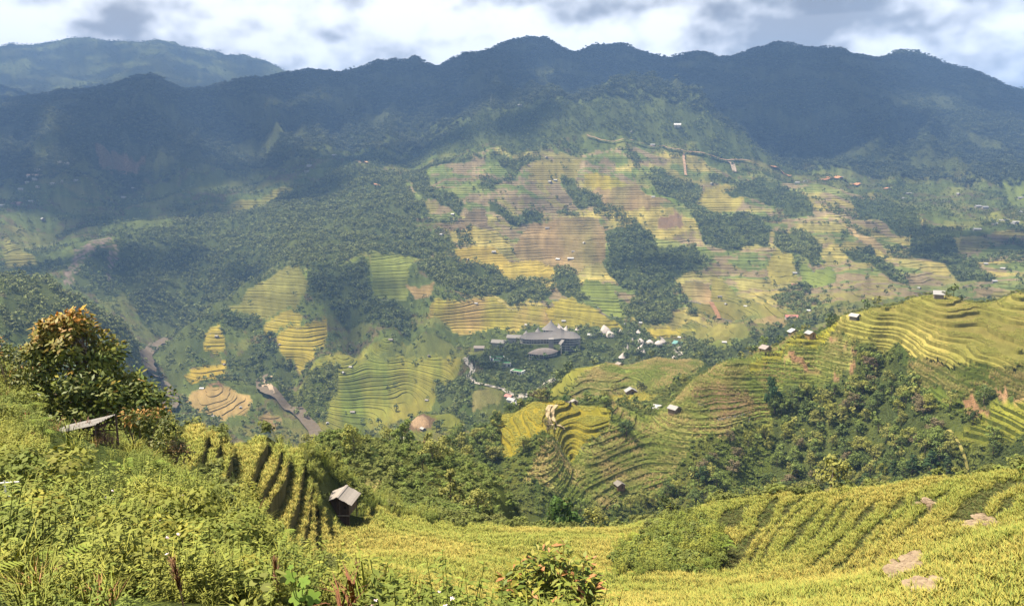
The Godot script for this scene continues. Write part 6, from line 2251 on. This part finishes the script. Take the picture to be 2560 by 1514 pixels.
func red_leaf_bush(rng: RandomNumberGenerator) -> void:
	# the bush that pokes into the bottom of the frame, large pointed leaves, the young ones pinkish red
	var r := 11.4
	var base := point(54.6, 12.0, 0) * Vector3(1, 0, 1)
	base = base.normalized() * r
	base.y = ground_y(atan2(base.x, -base.z), r)
	var o := thing("bush", "young bush with long glossy leaves and pink tips, bottom centre", "bush", base)
	var high := -r * tan(deg_to_rad(26.3)) - base.y
	var model := leaf_mesh(.2, .034, .4)
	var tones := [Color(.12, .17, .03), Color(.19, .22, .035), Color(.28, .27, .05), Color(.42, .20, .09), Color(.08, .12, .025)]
	var mats := []
	for c in tones:
		var m: StandardMaterial3D = leaf_gloss().duplicate()
		m.albedo_color = c.linear_to_srgb()
		mats.append(m)
	var twig := Shape.new()
	var rest := Shape.new()
	var made := 0
	for q in 64:
		var a := rng.randf() * TAU
		var reach := sqrt(rng.randf()) * .8
		var tip := Vector3(cos(a) * reach, high * (1.0 - .42 * reach * reach * 1.3) * rng.randf_range(.86, 1.0), sin(a) * reach * .8)
		var foot := Vector3(tip.x * .25, 0, tip.z * .25)
		var mid := foot.lerp(tip, .6) + Vector3(tip.x * .2, 0, tip.z * .2)
		twig.tube(foot, mid, .014, .009, 5, Color(.22, .2, .06))
		twig.tube(mid, tip, .009, .004, 5, Color(.3, .26, .07))
		for l in 26:
			var f := 1.0 - pow(rng.randf(), 1.6) * .75
			var p := mid.lerp(tip, (f - .25) / .75) if f > .25 else mid
			var b := l * 2.4 + rng.randf() * .5
			var up := rng.randf_range(-.35, .45) + (.7 if f > .97 else 0.0)
			var d := Vector3(cos(b), up, sin(b)).normalized()
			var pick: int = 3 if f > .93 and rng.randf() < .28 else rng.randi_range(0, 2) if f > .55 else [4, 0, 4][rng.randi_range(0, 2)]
			var basis_ := Basis.looking_at(-d, (Vector3.UP + ball(rng) * .6).normalized()).scaled(Vector3.ONE)
			var t := Transform3D(basis_.scaled_local(Vector3.ONE * rng.randf_range(.65, 1.15)), p)
			if p.y > high * .55 and p.z > -.35 and made < 290:
				made += 1
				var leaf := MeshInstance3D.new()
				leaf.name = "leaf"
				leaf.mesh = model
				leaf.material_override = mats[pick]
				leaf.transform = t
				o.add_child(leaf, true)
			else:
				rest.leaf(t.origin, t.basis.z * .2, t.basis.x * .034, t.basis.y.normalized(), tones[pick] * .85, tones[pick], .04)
	part(o, "twigs", twig, bark_stuff)
	var more := part(o, "leaves", rest, leaf_gloss())
	more.set_meta("kind", "stuff")


func single_plants(rng: RandomNumberGenerator) -> void:
	# feathery brown seed heads that rise into the bottom edge
	for e in [[-423.0, 6.4, -432.1, 6.5, -0.4806, .02, "curved brown seed head at the bottom, leftmost of three"], [-310.2, 7.4, -312.5, 7.4, -0.4996, .035, "thick feathery brown seed head at the bottom, middle of three"], [-213.5, 8.3, -209.1, 8.4, -0.5206, .022, "thin reddish brown seed head at the bottom, rightmost of three"]]:
		plume(e, rng)
	# the bright lobed leaves beside the middle plume
	var r := 6.6
	var a0 := -0.2836
	var base := Vector3(r * sin(a0), ground_y(a0, r), -r * cos(a0))
	var o := thing("lobed_leaf_plant", "bright green plant with five star shaped lobed leaves, bottom edge", "plant", base)
	for e in [[-0.2956, -0.5217, .07], [-0.2785, -0.5318, .07], [-0.2866, -0.5520, .085], [-0.2670, -0.5551, .085], [-0.2930, -0.5084, .03]]:
		var p := Vector3(r * sin(e[0]), r * e[1], -r * cos(e[0])) - base
		var s := Shape.new()
		var nor := Vector3(rng.randf_range(-.3, .3), .8, .55).normalized()
		var u := nor.cross(Vector3.BACK).normalized()
		var v := u.cross(nor)
		var prev := Vector3()
		for k in 21:
			var t := TAU * k / 20.0
			var rad: float = e[2] * (.55 + .45 * absf(cos(t * 2.5)) if k < 20 else 1.0)
			var w := p + (u * sin(t) + v * cos(t)) * rad - nor * rad * .15
			if k > 0:
				s.tri(p, prev, w, nor, nor, nor, Color(.12, .20, .03), Color(.15, .24, .035), Color(.15, .24, .035))
			prev = w
		part(o, "leaf", s, leaf_stuff)
		var st := Shape.new()
		st.tube(Vector3(0, 0, 0), p, .006, .004, 4, Color(.25, .3, .08))
		part(o, "stalk", st, leaf_stuff)
	# white pipe frame at the left edge
	var f := thing("pipe_frame", "bent white pipe frame among weeds at the left edge", "frame", point(-595.0, 13.9))
	for e in [[Vector3(-.35, .62, 0), Vector3(.2, .66, 0)], [Vector3(-.3, .42, 0), Vector3(.28, .43, 0)], [Vector3(.0, -.1, 0), Vector3(-.03, .68, 0)]]:
		var s := Shape.new()
		s.tube(e[0], e[1], .012, .012, 6, Color(.7, .7, .7))
		part(f, "pipe", s, plain_paint)
	# trees that stand out by themselves
	var special := [
		["bamboo0", Color(.04, .085, .028), 328.0, 412.6, 18.5, .85, "big dark bamboo clump at the lower edge of the maize"],
		["round1", Color(.17, .125, .075), 435.6, 433.9, 9.5, 1.15, "round leafless grey brown tree beside the orange landslip"],
		["round0", Color(.12, .14, .035), 508.6, 482.9, 4.6, 1.2, "lone olive tree beside the skyline hut on the right spur"],
		["round2", Color(.04, .07, .02), 150.4, 369.9, 9.0, 1.05, "dark round tree alone on the maize slope"],
		["bamboo1", Color(.055, .10, .03), 249.7, 346.5, 9.0, 1.0, "dark tree leaning on the grassy slope, its top brownish"],
		["round1", Color(.15, .115, .07), 261.9, 359.6, 6.0, 1.1, "bare brownish tree just behind the dark leaning tree"],
		["bamboo0", Color(.075, .14, .03), 64.8, 100.6, 7.6, 1.05, "light green feathery bamboo clump just beyond the foreground rice"],
		["round0", Color(.13, .095, .065), 124.7, 110.3, 4.4, 1.1, "grey brown shrub right of the light green bamboo"],
		["round2", Color(.05, .07, .02), 207.6, 94.4, 3.6, .9, "small dark tree at the lip of the foreground rice"],
		["round1", Color(.04, .065, .02), 101.9, 105.3, 4.4, 1.0, "dark shrub between bamboo and grey brown shrub"],
		["round1", Color(.055, .065, .03), 168.7, 548.9, 8.0, 1.15, "round dark tree behind the tin roofed shed"],
		["bamboo1", Color(.07, .15, .03), 68.8, 387.0, 4.0, 1.1, "banana plants beside the dark roofed hut"],
		["pine0", Color(.035, .07, .022), 509.4, 323.6, 9.5, 1.35, "tallest dark pine above the foreground rice at right"],
		["pine1", Color(.04, .075, .024), 490.7, 329.2, 8.8, 1.3, "dark pine left of the tallest pine"],
		["pine0", Color(.04, .075, .024), 471.7, 337.9, 7.8, 1.3, "dark pine second left of the tallest pine"],
		["pine1", Color(.04, .07, .024), 525.9, 320.6, 7.4, 1.3, "dark pine right of the tallest pine"],
		["pine0", Color(.05, .09, .025), 441.3, 346.9, 6.5, 1.3, "smaller pine further left above the rice edge"],
		["round0", Color(.05, .08, .022), 547.2, 343.1, 6.5, .8, "narrow dark tree under the orange scar on the right"],
		["pine1", Color(.035, .06, .022), -49.8, 994.2, 20.0, .35, "tall thin dark tree beside the road bend"],
		["round1", Color(.04, .065, .022), -32.3, 922.8, 13.0, .9, "round dark tree on the road below the resort, left one"],
		["round2", Color(.04, .065, .022), -19.0, 908.8, 10.0, .9, "round dark tree on the road below the resort, right one"],
		["round0", Color(.045, .07, .022), -305.9, 1287.5, 24.0, .95, "big dark tree at the corner of the square gold field"],
		["round2", Color(.16, .17, .03), 280.3, 328.4, 5.0, 1.6, "bright yellow green bush over the rice edge"],
		["round1", Color(.06, .075, .035), 252.3, 328.4, 5.5, 1.1, "grey green tree left of the bright bush"],
	]
	for e in special:
		tree(e[0], tinted(e[1]), point(e[2], e[3], -.2), e[4], e[6], "", rng, e[5])


func plume(e: Array, rng: RandomNumberGenerator) -> void:
	var r: float = e[1]
	var top := point(e[2], r)
	var base := point(e[0], r)
	var o := thing("seed_head", e[6], "grass", base)
	var tip := Vector3(top.x - base.x, 0, top.z - base.z)
	tip.y = r * e[4] - base.y
	var s := Shape.new()
	s.tube(Vector3(0, -.1, 0), tip * .55, .008, .006, 5, Color(.3, .2, .12))
	part(o, "stalk", s, leaf_stuff)
	s = Shape.new()
	for k in 190:
		var f := rng.randf_range(.38, 1.0)
		var p := tip * f
		var d := (tip.normalized() + ball(rng) * .45).normalized()
		var w := rng.randf_range(.7, 1.3)
		s.blade(p + ball(rng) * e[5] * (1.1 - f) * 1.3, d * .11, .0035, (ball(rng) + Vector3.UP).normalized(), Color(.16, .085, .055) * w, Color(.28, .16, .1) * w, .2)
	part(o, "plume", s, leaf_stuff)
